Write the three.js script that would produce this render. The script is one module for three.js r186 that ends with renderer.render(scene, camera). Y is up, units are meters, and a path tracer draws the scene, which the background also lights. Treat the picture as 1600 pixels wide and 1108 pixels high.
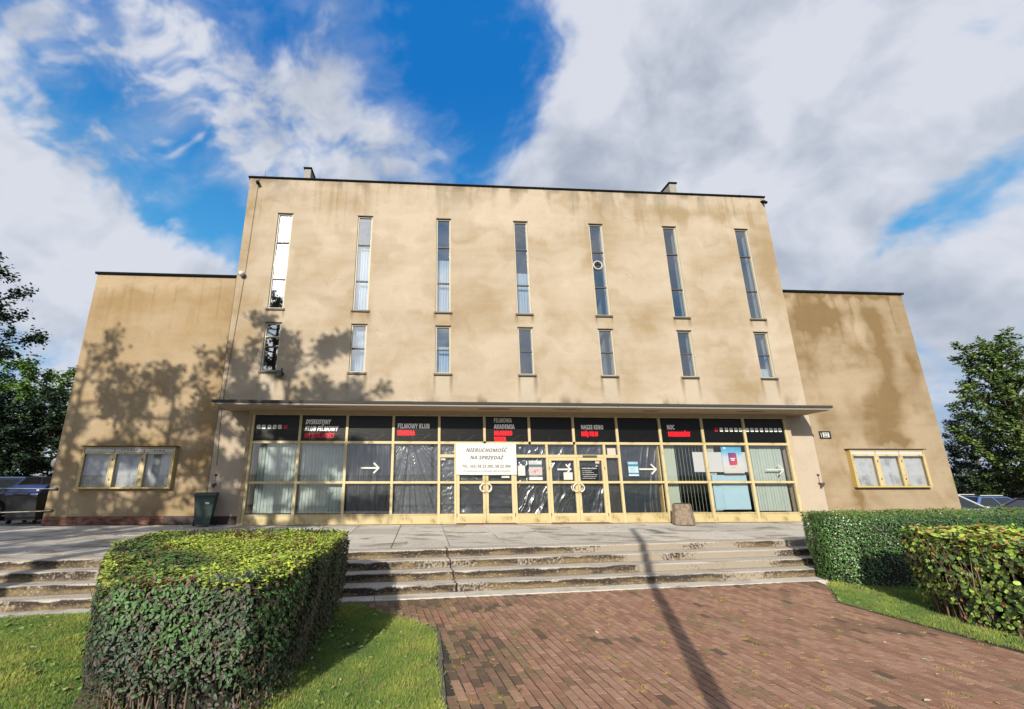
import * as THREE from 'three';
import { RoundedBoxGeometry } from 'three/addons/geometries/RoundedBoxGeometry.js';
import { mergeGeometries } from 'three/addons/utils/BufferGeometryUtils.js';

// ------------------------------------------------------------------ random numbers and noise
function mulberry(a) { return () => { a = (a + 0x6d2b79f5) | 0; let t = Math.imul(a ^ (a >>> 15), 1 | a); t = (t + Math.imul(t ^ (t >>> 7), 61 | t)) ^ t; return ((t ^ (t >>> 14)) >>> 0) / 4294967296; }; }
const rnd = mulberry(20240917), rr = (a, b) => a + (b - a) * rnd(), gauss = () => (rnd() + rnd() + rnd() + rnd() - 2) * 0.87;
const PERM = new Uint8Array(512);
{ const r = mulberry(77), p = [...Array(256).keys()]; for (let i = 255; i > 0; i--) { const j = Math.floor(r() * (i + 1)); const t = p[i]; p[i] = p[j]; p[j] = t; } for (let i = 0; i < 512; i++) PERM[i] = p[i & 255]; }
const grad = (h, x, y) => { switch (h & 7) { case 0: return x + y; case 1: return x - y; case 2: return -x + y; case 3: return -x - y; case 4: return 1.41 * x; case 5: return -1.41 * x; case 6: return 1.41 * y; default: return -1.41 * y; } };
function gn(x, y, per = 256) {                                    // gradient noise, about -1..1, repeating every per
  const ix = Math.floor(x), iy = Math.floor(y), fx = x - ix, fy = y - iy;
  const m = (k) => ((k % per) + per) % per, x0 = m(ix) & 255, x1 = m(ix + 1) & 255, y0 = m(iy) & 255, y1 = m(iy + 1) & 255;
  const u = fx * fx * fx * (fx * (fx * 6 - 15) + 10), v = fy * fy * fy * (fy * (fy * 6 - 15) + 10);
  const a = grad(PERM[PERM[x0] + y0], fx, fy), b = grad(PERM[PERM[x1] + y0], fx - 1, fy), c = grad(PERM[PERM[x0] + y1], fx, fy - 1), d = grad(PERM[PERM[x1] + y1], fx - 1, fy - 1);
  return a + u * (b - a) + v * (c - a + u * (a - b - c + d));
}
function fbm(x, y, oct = 4, per = 256) { let s = 0, a = 0.5; for (let i = 0; i < oct; i++) { s += a * gn(x, y, per); x = x * 2 + 0.0; y = y * 2 + 0.0; per *= 2; a *= 0.5; } return s; }
const G3 = [[1, 1, 0], [-1, 1, 0], [1, -1, 0], [-1, -1, 0], [1, 0, 1], [-1, 0, 1], [1, 0, -1], [-1, 0, -1], [0, 1, 1], [0, -1, 1], [0, 1, -1], [0, -1, -1]];
const GI = new Uint8Array(256).map((_, i) => i % 12), GX = Float64Array.from(G3, (g) => g[0]), GY = Float64Array.from(G3, (g) => g[1]), GZ = Float64Array.from(G3, (g) => g[2]);
function gn3(x, y, z) {
  const ix = Math.floor(x), iy = Math.floor(y), iz = Math.floor(z), fx = x - ix, fy = y - iy, fz = z - iz, X = ix & 255, Y = iy & 255, Z = iz & 255;
  const u = fx * fx * fx * (fx * (fx * 6 - 15) + 10), v = fy * fy * fy * (fy * (fy * 6 - 15) + 10), w = fz * fz * fz * (fz * (fz * 6 - 15) + 10);
  const A = PERM[X] + Y, B = PERM[X + 1] + Y, AA = PERM[A & 255] + Z, AB = PERM[(A + 1) & 255] + Z, BA = PERM[B & 255] + Z, BB = PERM[(B + 1) & 255] + Z;
  const d = (h, a, b, c) => { const k = GI[PERM[h]]; return GX[k] * a + GY[k] * b + GZ[k] * c; };
  const l = (a, b, t) => a + t * (b - a);
  return l(l(l(d(AA, fx, fy, fz), d(BA, fx - 1, fy, fz), u), l(d(AB, fx, fy - 1, fz), d(BB, fx - 1, fy - 1, fz), u), v), l(l(d(AA + 1, fx, fy, fz - 1), d(BA + 1, fx - 1, fy, fz - 1), u), l(d(AB + 1, fx, fy - 1, fz - 1), d(BB + 1, fx - 1, fy - 1, fz - 1), u), v), w);
}
function fbm3(x, y, z, oct, gain = 0.5) { let s = 0, a = 0.5; for (let i = 0; i < oct; i++) { s += a * gn3(x, y, z); x = x * 2.03 + 7.1; y = y * 2.03 + 3.7; z = z * 2.03 + 5.3; a *= gain; } return s; }
const sm = (a, b, x) => { const t = Math.min(1, Math.max(0, (x - a) / (b - a))); return t * t * (3 - 2 * t); };
const mix = (a, b, t) => a + (b - a) * t, mix3 = (a, b, t) => [mix(a[0], b[0], t), mix(a[1], b[1], t), mix(a[2], b[2], t)];
const clamp = (x, a = 0, b = 1) => Math.min(b, Math.max(a, x));

// ------------------------------------------------------------------ camera, sky, sun, exposure
const EXPOSURE = 1.55;
const K = 0.73;                                                   // base colours are set for exposure 1.1 below; K brings them down to this exposure
const scene = new THREE.Scene();
const camera = new THREE.PerspectiveCamera(2 * Math.atan(554 / 696.83) * 180 / Math.PI, 1600 / 1108, 0.05, 3000);
camera.rotation.order = 'YXZ';
camera.position.set(-1.377, 1.492, 15.293);
camera.rotation.set(0.2645, -0.0625, 0);
camera.setViewOffset(1600, 1108, 94.5, 0, 1600, 1108);

const SUN = new THREE.Vector3(-0.375, 0.503, 1).normalize();
const SKY_GAIN = 0.92;
function makeSky() {
  const W = 3072, H = 1536, data = new Float32Array(W * H * 4);
  // holes in the cloud, banks of it, by compass direction (x, y, z) with a width in radians and a strength
  const spots = [
    // the deep blue wedge overhead
    [0.03, 0.775, -0.63, 0.085, -1.3], [-0.09, 0.785, -0.61, 0.08, -1.0], [0.1, 0.74, -0.665, 0.065, -0.95], [0.16, 0.715, -0.68, 0.05, -0.6], [0.08, 0.685, -0.724, 0.06, -0.9], [0.17, 0.67, -0.72, 0.04, -0.35], [0.0, 0.83, -0.55, 0.12, -1.0], [-0.03, 0.72, -0.69, 0.05, -0.6],
    // mottled blue on the left
    [-0.40, 0.6, -0.68, 0.2, -0.42], [-0.5, 0.66, -0.55, 0.14, -0.3], [-0.28, 0.66, -0.69, 0.07, 0.3], [-0.49, 0.55, -0.67, 0.1, -0.14], [-0.42, 0.49, -0.76, 0.055, -0.55], [-0.375, 0.49, -0.78, 0.035, -0.7], [-0.55, 0.495, -0.67, 0.05, -0.4], [-0.385, 0.455, -0.8, 0.03, -0.9], [-0.365, 0.425, -0.825, 0.028, -0.7], [-0.6, 0.62, -0.5, 0.12, 0.15],
    // breaks on the right
    [0.735, 0.56, -0.383, 0.05, -0.8], [0.79, 0.39, -0.47, 0.04, -1.0], [0.763, 0.372, -0.53, 0.04, -1.0], [0.73, 0.352, -0.585, 0.032, -0.9], [0.69, 0.338, -0.64, 0.028, -0.45], [0.42, 0.6, -0.68, 0.022, -0.75], [0.36, 0.615, -0.7, 0.022, -0.5],
    // banks
    [-0.62, 0.42, -0.66, 0.10, 0.9], [-0.56, 0.36, -0.74, 0.09, 0.8], [-0.48, 0.36, -0.79, 0.08, 0.7], [-0.42, 0.37, -0.82, 0.05, 0.45], [-0.15, 0.64, -0.75, 0.09, 0.32], [-0.22, 0.56, -0.79, 0.10, 0.5], [-0.35, 0.68, -0.64, 0.08, 0.22],
    [0.33, 0.74, -0.6, 0.11, 0.8], [0.45, 0.68, -0.57, 0.14, 0.8], [0.58, 0.58, -0.57, 0.15, 0.8], [0.66, 0.5, -0.55, 0.12, 0.7], [0.45, 0.54, -0.7, 0.13, 0.7], [0.27, 0.6, -0.75, 0.08, 0.5], [0.64, 0.4, -0.65, 0.1, 0.6], [0.78, 0.3, -0.55, 0.045, 1.0], [0.82, 0.325, -0.47, 0.045, 1.0], [0.74, 0.28, -0.61, 0.05, 0.7], [0.78, 0.47, -0.41, 0.07, 0.6],
  ].map(([x, y, z, s, a]) => { const l = Math.hypot(x, y, z); return [x / l, y / l, z / l, 0.5 / (s * s), a]; });
  const gain = SKY_GAIN / EXPOSURE;
  for (let j = H / 2 - 2; j < H; j++) {
    const up = ((j + 0.5) / H - 0.5) * Math.PI, y = Math.max(0, Math.sin(up)), cu = Math.cos(up);
    for (let i = 0; i < W; i++) {
      const az = ((i + 0.5) / W - 0.5) * 2 * Math.PI, x = Math.cos(az) * cu, z = Math.sin(az) * cu;
      const Y = y * 1.25, wx = fbm3(x * 4 + 31, Y * 4, z * 4, 3), wy = fbm3(x * 4, Y * 4 + 17, z * 4 + 9, 3);
      const n1 = fbm3(x * 4.2 + wx * 0.6, Y * 4.2 + wy * 0.6, z * 4.2 + 20, 7, 0.56);
      let cov = 0.36 + 0.26 * sm(-0.2, 0.4, z);
      for (const s of spots) { const d = 1 - (x * s[0] + y * s[1] + z * s[2]); if (d < 0.12) cov += 0.72 * s[4] * Math.exp(-2 * d * s[3]); }
      // small broken cloud, drawn out along one way
      const left = Math.exp(-Math.pow(Math.acos(clamp(-0.47 * x + 0.6 * y - 0.65 * z, -1, 1)) / 0.26, 2));
      const ra = 0.83 * x + 0.35 * y, rb = -0.35 * x + 0.83 * y + 0.3 * z;
      const n2 = fbm3(ra * 20 + wx * 2.5, rb * 42 + wy * 3, z * 22 + 5, 4, 0.55), n3 = fbm3(ra * 11 + 40 + wx, rb * 15 + wy, z * 11, 5, 0.56);
      const q = cov + n1 * 1.5 + n3 * 0.55 + n2 * (0.16 + 0.95 * left);
      const dens = sm(-0.02, 0.8, q), veil = sm(-0.5, 0.5, n3 + n1 + cov * 0.5) * 0.3;
      let blue = mix3([0.09, 0.42, 0.82], [0.012, 0.19, 0.60], sm(0.34, 0.74, y));
      blue = mix3([0.42, 0.54, 0.72], blue, sm(0.0, 0.24, y));
      const sh = fbm3(x * 5 + 90 + wx * 0.5, Y * 5 + 20 + wy * 0.5, z * 5, 6, 0.55), lowDark = sm(0.52, 0.25, y);
      const shade = clamp(0.22 + sh * 1.9 + (q - 0.9) * 0.16 + lowDark * 0.12 - n1 * 0.5);
      const cloud = mix3([0.77, 0.80, 0.885], [0.43, 0.485, 0.59], shade);
      const c = mix3(blue, cloud, clamp(dens * 0.97 + veil * (1 - dens)));
      // the bright sky round the sun
      const a = Math.acos(clamp(x * SUN.x + y * SUN.y + z * SUN.z, -1, 1));
      const glow = 7 * Math.exp(-Math.pow(a / 0.10, 2)) + 1.7 * Math.exp(-Math.pow(a / 0.34, 2)) + 0.25 * Math.exp(-Math.pow(a / 0.6, 2));
      const g = glow * mix(0.45, 1.15, dens), o = (j * W + i) * 4;
      data[o] = (c[0] + g) * gain; data[o + 1] = (c[1] + g * 0.97) * gain; data[o + 2] = (c[2] + g * 0.92) * gain; data[o + 3] = 1;
    }
  }
  for (let j = 0; j < H / 2 - 2; j++) for (let i = 0; i < W; i++) { const o = (j * W + i) * 4; data[o] = 0.12; data[o + 1] = 0.12; data[o + 2] = 0.1; data[o + 3] = 1; }
  const t = new THREE.DataTexture(data, W, H, THREE.RGBAFormat, THREE.FloatType);
  t.mapping = THREE.EquirectangularReflectionMapping; t.magFilter = THREE.LinearFilter; t.minFilter = THREE.LinearFilter; t.needsUpdate = true;
  return t;
}
const sky = makeSky(); scene.background = sky; scene.environment = sky;

const sun = new THREE.DirectionalLight(new THREE.Color().setRGB(1, 0.93, 0.8), 5);
sun.name = 'sun'; sun.position.copy(SUN).multiplyScalar(80); sun.castShadow = true;
sun.shadow.mapSize.set(4096, 4096); Object.assign(sun.shadow.camera, { left: -40, right: 40, top: 40, bottom: -40, near: 1, far: 200 });
scene.add(sun);

const renderer = new THREE.WebGLRenderer({ antialias: true });
renderer.setSize(1024, 709); renderer.toneMapping = THREE.LinearToneMapping; renderer.toneMappingExposure = EXPOSURE; renderer.shadowMap.enabled = true;

// ------------------------------------------------------------------ naming, tagging, geometry helpers
const used = new Map();
function numbered(n) { const k = used.get(n) || 0; used.set(n, k + 1); return k ? n + '_' + String(k).padStart(3, '0') : n; }
function mesh(name, geo, m, parent) {
  const o = new THREE.Mesh(Array.isArray(geo) ? mergeGeometries(geo.map((g) => (g.index ? g.toNonIndexed() : g))) : geo, m);
  o.name = parent ? name : numbered(name); o.castShadow = o.receiveShadow = true; (parent || scene).add(o); return o;
}
function group(name, parent, pos) { const g = new THREE.Group(); g.name = parent ? name : numbered(name); if (pos) g.position.set(...pos); (parent || scene).add(g); return g; }
function tag(o, label, category, grp, kind) { o.userData.label = label; if (category) o.userData.category = category; if (grp) o.userData.group = grp; if (kind) o.userData.kind = kind; return o; }
const stuff = (o) => { o.userData.kind = 'stuff'; return o; };

function boxUV(g, s = 1) {                                        // uv in metres, by the side that a face looks to
  if (g.index) g = g.toNonIndexed();
  g.computeVertexNormals();
  const p = g.attributes.position, uv = new Float32Array(p.count * 2), a = new THREE.Vector3(), b = new THREE.Vector3(), c = new THREE.Vector3();
  for (let i = 0; i < p.count; i += 3) {
    a.fromBufferAttribute(p, i); b.fromBufferAttribute(p, i + 1); c.fromBufferAttribute(p, i + 2);
    const n = b.clone().sub(a).cross(c.clone().sub(a)), ax = Math.abs(n.x), ay = Math.abs(n.y), az = Math.abs(n.z);
    [a, b, c].forEach((v, k) => { const [u, w] = az >= ax && az >= ay ? [v.x, v.y] : ay >= ax ? [v.x, v.z] : [v.z, v.y]; uv[(i + k) * 2] = u * s; uv[(i + k) * 2 + 1] = w * s; });
  }
  g.setAttribute('uv', new THREE.BufferAttribute(uv, 2)); return g;
}
function bx(x0, x1, y0, y1, z0, z1, bevel = 0) {
  const w = x1 - x0, h = y1 - y0, d = z1 - z0;
  const g = bevel ? new RoundedBoxGeometry(w, h, d, 2, Math.min(bevel, w / 2.1, h / 2.1, d / 2.1)) : new THREE.BoxGeometry(w, h, d);
  const n = (g.index ? g.toNonIndexed() : g); n.translate((x0 + x1) / 2, (y0 + y1) / 2, (z0 + z1) / 2);
  const nn = n.attributes.normal.clone(); const out = boxUV(n); out.setAttribute('normal', nn); return out;
}
function prism(pts, y0, y1) {                                     // upright prism over a plan outline [[x, z], ...]
  const s = new THREE.Shape(pts.map(([x, z]) => new THREE.Vector2(x, -z)));
  const g = new THREE.ExtrudeGeometry(s, { depth: y1 - y0, bevelEnabled: false }); g.rotateX(-Math.PI / 2); g.translate(0, y0, 0); return boxUV(g);
}
function bevelPrism(pts, y0, y1, b) {
  const s = new THREE.Shape(pts.map(([x, z]) => new THREE.Vector2(x, -z)));
  const g = new THREE.ExtrudeGeometry(s, { depth: y1 - y0 - 2 * b, bevelEnabled: true, bevelSize: b, bevelThickness: b, bevelOffset: -b, bevelSegments: 1 }); g.rotateX(-Math.PI / 2); g.translate(0, y0 + b, 0); return boxUV(g);
}
function sheet(pts, y) { const g = new THREE.ShapeGeometry(new THREE.Shape(pts.map(([x, z]) => new THREE.Vector2(x, -z)))); g.rotateX(-Math.PI / 2); g.translate(0, y, 0); return boxUV(g); }
function tube(points, r0, r1, rad = 7, caps = true) {             // tapered tube through points
  const n = points.length, pos = [], idx = [], nor = [], uv = [], t = new THREE.Vector3(), s = new THREE.Vector3(), q = new THREE.Vector3(); let len = 0;
  let ref = new THREE.Vector3(0.31, 0.2, 0.93);
  for (let i = 0; i < n; i++) {
    t.copy(points[Math.min(n - 1, i + 1)]).sub(points[Math.max(0, i - 1)]).normalize();
    if (Math.abs(t.dot(ref)) > 0.95) ref = new THREE.Vector3(0.9, 0.1, 0.2);
    s.crossVectors(t, ref).normalize(); q.crossVectors(t, s).normalize();
    const r = mix(r0, r1, i / (n - 1)); if (i) len += points[i].distanceTo(points[i - 1]);
    for (let k = 0; k <= rad; k++) { const a = k / rad * Math.PI * 2, c = Math.cos(a), d = Math.sin(a); const nx = s.x * c + q.x * d, ny = s.y * c + q.y * d, nz = s.z * c + q.z * d; pos.push(points[i].x + nx * r, points[i].y + ny * r, points[i].z + nz * r); nor.push(nx, ny, nz); uv.push(k / rad * 6.28 * r0, len); }
    if (i) for (let k = 0; k < rad; k++) { const a = (i - 1) * (rad + 1) + k, b = a + rad + 1; idx.push(a, a + 1, b, b, a + 1, b + 1); }
  }
  if (caps) for (const e of [0, n - 1]) { const c = pos.length / 3, o = e * (rad + 1); pos.push(points[e].x, points[e].y, points[e].z); nor.push(0, e ? 1 : -1, 0); uv.push(0, 0); for (let k = 0; k < rad; k++) e ? idx.push(o + k, o + k + 1, c) : idx.push(o + k + 1, o + k, c); }
  const g = new THREE.BufferGeometry(); g.setAttribute('position', new THREE.Float32BufferAttribute(pos, 3)); g.setAttribute('normal', new THREE.Float32BufferAttribute(nor, 3)); g.setAttribute('uv', new THREE.Float32BufferAttribute(uv, 2)); g.setIndex(idx);
  return g.toNonIndexed();
}
const V = (x, y, z) => new THREE.Vector3(x, y, z);
const rod = (a, b, r, rad = 8) => tube([V(...a), V(...b)], r, r, rad);

// ------------------------------------------------------------------ textures
const toS = (c) => { c = clamp(c); return Math.round(255 * (c <= 0.0031308 ? 12.92 * c : 1.055 * Math.pow(c, 1 / 2.4) - 0.055)); };
function colorTex(w, h, fn) {
  const d = new Uint8Array(w * h * 4);
  for (let j = 0; j < h; j++) for (let i = 0; i < w; i++) { const c = fn((i + 0.5) / w, (j + 0.5) / h), o = (j * w + i) * 4; d[o] = toS(c[0]); d[o + 1] = toS(c[1]); d[o + 2] = toS(c[2]); d[o + 3] = 255; }
  const t = new THREE.DataTexture(d, w, h, THREE.RGBAFormat); t.colorSpace = THREE.SRGBColorSpace; t.magFilter = THREE.LinearFilter; t.wrapS = t.wrapT = THREE.RepeatWrapping; t.needsUpdate = true; return t;
}
function valueTex(w, h, fn) {
  const d = new Uint8Array(w * h * 4);
  for (let j = 0; j < h; j++) for (let i = 0; i < w; i++) { const v = Math.round(255 * clamp(fn((i + 0.5) / w, (j + 0.5) / h))), o = (j * w + i) * 4; d[o] = d[o + 1] = d[o + 2] = v; d[o + 3] = 255; }
  const t = new THREE.DataTexture(d, w, h, THREE.RGBAFormat); t.magFilter = THREE.LinearFilter; t.wrapS = t.wrapT = THREE.RepeatWrapping; t.needsUpdate = true; return t;
}
function canvasTex(w, h, draw) { const c = document.createElement('canvas'); c.width = w; c.height = h; const g = c.getContext('2d'); draw(g, w, h); const t = new THREE.CanvasTexture(c); t.colorSpace = THREE.SRGBColorSpace; t.magFilter = THREE.LinearFilter; return t; }
const rep = (t, x, y) => { const c = t.clone(); c.wrapS = c.wrapT = THREE.RepeatWrapping; c.repeat.set(x, y); c.needsUpdate = true; return c; };
const M = (r, g, b, rough = 0.8, o = {}) => { const m = new THREE.MeshStandardMaterial({ roughness: rough, ...o }); m.color.setRGB(r * K, g * K, b * K); return m; };
const P = (r, g, b, rough, o = {}) => { const m = new THREE.MeshPhysicalMaterial({ roughness: rough, ...o }); const k = o.transmission === 1 ? 1 : K; m.color.setRGB(r * k, g * k, b * k); return m; };

const grainBump = valueTex(512, 512, (u, v) => 0.5 + 0.35 * fbm(u * 24, v * 24, 4, 24) + 0.35 * fbm(u * 96 + 5, v * 96, 2, 96));
const plasterTile = colorTex(512, 512, (u, v) => { const a = fbm(u * 4, v * 4, 5, 4), b = fbm(u * 32, v * 32, 3, 32); return mix3([0.37, 0.29, 0.19], [0.26, 0.19, 0.105], sm(-0.2, 0.35, a)).map((c) => c * (1 + 0.15 * b)); });
// stucco with its stains; spots are [x, y, rx, ry, strength] in metres from the wall's lower left corner
function wallTexture(w, h, Wm, Hm, light, brown, bias, spots, extra, seed) {
  return colorTex(w, h, (u, v) => {
    const x = u * Wm, y = v * Hm;
    const wob = fbm(x * 0.8 + seed, y * 0.8, 3);
    const n1 = fbm(x * 0.42 + seed * 3 + wob, y * 0.55 + wob * 0.7, 5), n2 = fbm(x * 1.7 + seed, y * 1.1 + 40, 4), st = fbm(x * 0.5 + 9, y * 3.2 + seed, 3), f = gn(x * 17, y * 17), f2 = gn(x * 41 + 7, y * 41);
    let s = bias + n1 * 0.95 + n2 * 0.3 + st * 0.36;
    for (const k of spots) { const dx = (x - k[0] + wob * 0.5) / k[2], dy = (y - k[1] + n2 * 0.5) / k[3], d = dx * dx + dy * dy; if (d < 9) s += k[4] * Math.exp(-d); }
    const drip = sm(0.1, 0.6, gn(x * 5.3 + seed, y * 0.22) + 0.5 * gn(x * 13, y * 0.4)) * sm(Hm - 3.2, Hm - 0.1, y), hair = sm(0.004, 0.001, Math.abs(fbm(x * 0.7 + seed + n2 * 0.3, y * 0.5 + 3, 4))) * sm(0.15, 0.4, gn(x * 0.5 + 7, y * 0.6 + seed));
    let c = mix3(light, brown, clamp(0.06 + s * 1.3 + drip * 0.4)); c = mix3(c, [brown[0] * 0.6, brown[1] * 0.58, brown[2] * 0.55], hair * 0.35);
    c = mix3(c, [c[0] * 1.12, c[1] * 1.12, c[2] * 1.14], sm(0.05, 0.4, -s));
    c = extra(x, y, c, n2, f);
    const g = 1 + 0.11 * n2 + 0.06 * st * (1 + n2) + 0.045 * f + 0.045 * f2;
    return [c[0] * g, c[1] * g, c[2] * g];
  });
}
const X0 = -8.2, X1 = 12.51, TOP = 12.58;
const winX = [...Array(7).keys()].map((i) => -7.0 + 3 * i);
const mainTex = wallTexture(1656, 1008, X1 - X0, TOP, [0.41, 0.338, 0.252], [0.29, 0.212, 0.12], 0.02, [
  [1.2, 6.0, 1.0, 2.5, 0.25], [0.2, 8.5, 0.35, 4, 0.45], [4.5, 8.8, 1.2, 1.3, 0.35], [4.0, 11.6, 1.4, 0.5, 0.3], [6.5, 6.9, 2.2, 0.5, 0.4], [10.4, 6.9, 1.6, 0.6, 0.3], [13.6, 10.4, 0.6, 1.6, 0.5], [16.3, 11.7, 2.4, 0.35, 0.55], [19.2, 11.8, 1.2, 0.3, 0.6], [20.4, 9.5, 0.5, 2.6, 0.6],
  [14.6, 7.0, 1.2, 0.7, 0.45], [18.4, 6.9, 0.9, 0.7, 0.45], [15.3, 5.4, 1.0, 0.6, 0.4], [18.4, 5.0, 0.9, 0.8, 0.3], [9.3, 8.0, 0.7, 1.2, 0.25], [3, 4.6, 1.5, 0.5, 0.3], [11.7, 7.6, 0.5, 0.9, 0.3], [7.2, 9.5, 0.8, 0.9, 0.25], [17.4, 9.8, 0.4, 1.4, 0.3],
  [5.5, 10.4, 1.6, 0.8, -0.35], [10, 11, 2, 1, -0.35], [12.2, 9, 0.8, 1.4, -0.25], [16.4, 8.6, 0.7, 1.2, -0.3], [2.4, 11.2, 1.3, 0.6, -0.3]], (x, y, c, n, f) => {
  const gx = x + X0;
  if (y < 3.6) return mix3(mix3(c, [0.45, 0.375, 0.295], 0.65), [0.2, 0.15, 0.1], sm(0.7, 0.25, y) * sm(-0.1, 0.5, n) * 0.5);
  c = mix3(c, [0.10, 0.075, 0.05], sm(4.45, 3.75, y) * sm(0.05, 0.5, gn(x * 0.8, 3) + n * 0.8 + sm(3.95, 3.72, y) * 0.6) * 0.85);
  c = mix3(c, [0.20, 0.165, 0.12], sm(11.2, 12.5, y) * sm(-0.05, 0.5, gn(x * 2.1, y * 0.3 + 4) + n) * 0.55); c = mix3(c, [0.16, 0.12, 0.075], sm(12.25, 12.55, y) * sm(-0.1, 0.5, gn(x * 0.9, 8) + n) * 0.7);
  for (const wx of winX) { const d = Math.abs(gx - wx - 0.277 + n * 0.15); if (d < 0.8 && y < 4.95) c = mix3(c, [0.43, 0.37, 0.29], sm(0.5, 0.16, d) * sm(3.55, 4.3, y) * 0.75); const e = Math.min(Math.abs(gx - wx + 0.02), Math.abs(gx - wx - 0.574)); if (e < 0.15 && y < 7.25) c = mix3(c, [0.2, 0.145, 0.08], sm(0.1, 0.01, e + n * 0.05) * (y < 4.95 ? sm(3.9, 4.9, y) : y > 6.72 ? sm(6.75, 7.2, y) : 0) * 0.8); }
  return c;
}, 4.3);
const leftTex = wallTexture(512, 860, 4.92, 8.47, [0.35, 0.263, 0.16], [0.265, 0.175, 0.078], 0.12, [[2.5, 7.4, 2.6, 0.5, 0.35], [2.4, 8.2, 3, 0.25, -0.4], [0.6, 5.5, 0.7, 1.8, 0.2], [3.4, 5.2, 1, 1.6, -0.3], [4.6, 4, 0.3, 4, 0.4], [2.6, 2.5, 1.5, 0.3, 0.4]], (x, y, c, n) => mix3(c, [0.12, 0.09, 0.055], sm(0.8, 0.22, y) * sm(-0.1, 0.5, n + 0.1) * 0.5), 11.7);
const rightTex = wallTexture(512, 860, 5.11, 8.47, [0.335, 0.26, 0.168], [0.18, 0.115, 0.047], 0.22, [[1.6, 7.55, 1.1, 0.45, 0.75], [1.2, 7.2, 0.9, 0.35, 0.5], [3.65, 6.8, 0.3, 1.6, 0.6], [3.6, 4.8, 0.32, 1.8, 0.5], [3.2, 3.2, 0.35, 1, 0.4], [0.7, 5.6, 0.6, 0.5, 0.4], [4.8, 5, 0.5, 2.5, 0.3], [2.3, 3.8, 0.6, 0.6, 0.25], [0.8, 3.4, 0.5, 0.7, 0.4], [1.7, 5.2, 0.8, 0.5, -0.35], [2.7, 7, 0.3, 0.5, -0.55], [2.3, 4.4, 0.4, 0.6, -0.4], [1.3, 4.3, 0.3, 0.5, -0.3], [4.4, 3.4, 0.4, 0.5, -0.3], [2.6, 1.2, 2.4, 1.2, -0.45], [1.3, 0.7, 0.25, 0.5, 0.8], [3.3, 2.75, 0.6, 0.15, 1.2], [2.6, 8.4, 3, 0.12, 0.8]], (x, y, c, n) => c, 23.1);
const facadeMat = (t, w, h) => M(1, 1, 1, 0.92, { map: t, bumpMap: rep(grainBump, w / 0.9, h / 0.9), bumpScale: 0.008 });
const mat = {
  main: facadeMat(mainTex, X1 - X0, TOP), left: facadeMat(leftTex, 4.92, 8.47), right: facadeMat(rightTex, 5.11, 8.47),
  plaster: M(1, 1, 1, 0.92, { map: rep(plasterTile, 0.35, 0.35), bumpMap: rep(grainBump, 1.1, 1.1), bumpScale: 0.008 }),
  soffit: M(0.50, 0.385, 0.255, 0.9, { bumpMap: rep(grainBump, 0.8, 0.8), bumpScale: 0.006 }),
  flashing: P(0.01, 0.01, 0.011, 1, { specularIntensity: 0.1 }), felt: M(0.04, 0.038, 0.036, 0.95), edge: M(0.25, 0.225, 0.19, 0.8),
  reveal: M(0.5, 0.5, 0.48, 0.85), dark: M(0.06, 0.058, 0.06, 0.9), interior: M(0.16, 0.15, 0.14, 0.9), concreteWhite: M(0.55, 0.53, 0.48, 0.9, { bumpMap: rep(grainBump, 1.5, 1.5), bumpScale: 0.01 }),
  cream: M(1, 1, 1, 0.5, { map: rep(colorTex(256, 256, (u, v) => { const a = fbm(u * 3, v * 3, 5, 3), b = fbm(u * 40, v * 40, 2, 40); let k = mix3([0.53, 0.435, 0.235], [0.42, 0.325, 0.15], sm(0, 0.5, a + b * 0.4)); k = mix3(k, [0.19, 0.12, 0.055], sm(0.33, 0.5, a * 0.8 + fbm(u * 14, v * 14, 3, 14) * 0.8) * 0.8); return k; }), 0.8, 0.8), bumpMap: rep(grainBump, 2, 2), bumpScale: 0.0015 }),
  creamPanel: M(1, 1, 1, 0.5, { map: rep(colorTex(256, 256, (u, v) => { const a = fbm(u * 4, v * 3, 5, 256), b = fbm(u * 30, v * 6, 3, 256); let k = mix3([0.49, 0.395, 0.20], [0.38, 0.29, 0.13], sm(-0.1, 0.5, a + b * 0.4)); return mix3(k, [0.2, 0.135, 0.065], sm(0.3, 0.55, a + b * 0.5) * 0.7); }), 0.6, 0.9), bumpMap: rep(grainBump, 1, 1), bumpScale: 0.002 }), frame: M(0.46, 0.40, 0.27, 0.55), frameDark: M(0.07, 0.06, 0.05, 0.6), handle: M(0.66, 0.61, 0.50, 0.35),
  glass: P(1, 1, 1, 0.02, { transmission: 1, thickness: 0, ior: 1.55 }), winGlass: P(0.9, 0.95, 1, 0.02, { transmission: 1, thickness: 0, ior: 2.2 }),
  black: M(0.008, 0.008, 0.009, 0.5), blackRubber: M(0.015, 0.015, 0.015, 0.8), steel: M(0.25, 0.25, 0.25, 0.4, { metalness: 0.8 }), rust: M(0.10, 0.05, 0.025, 0.9), white: M(0.55, 0.54, 0.51, 0.5), paper: M(0.5, 0.5, 0.49, 0.8),
  bark: M(0.085, 0.065, 0.045, 0.95, { bumpMap: rep(grainBump, 2, 1), bumpScale: 0.03 }), twig: M(0.16, 0.11, 0.07, 0.9), wire: M(0.05, 0.045, 0.04, 0.7),
};

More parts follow.
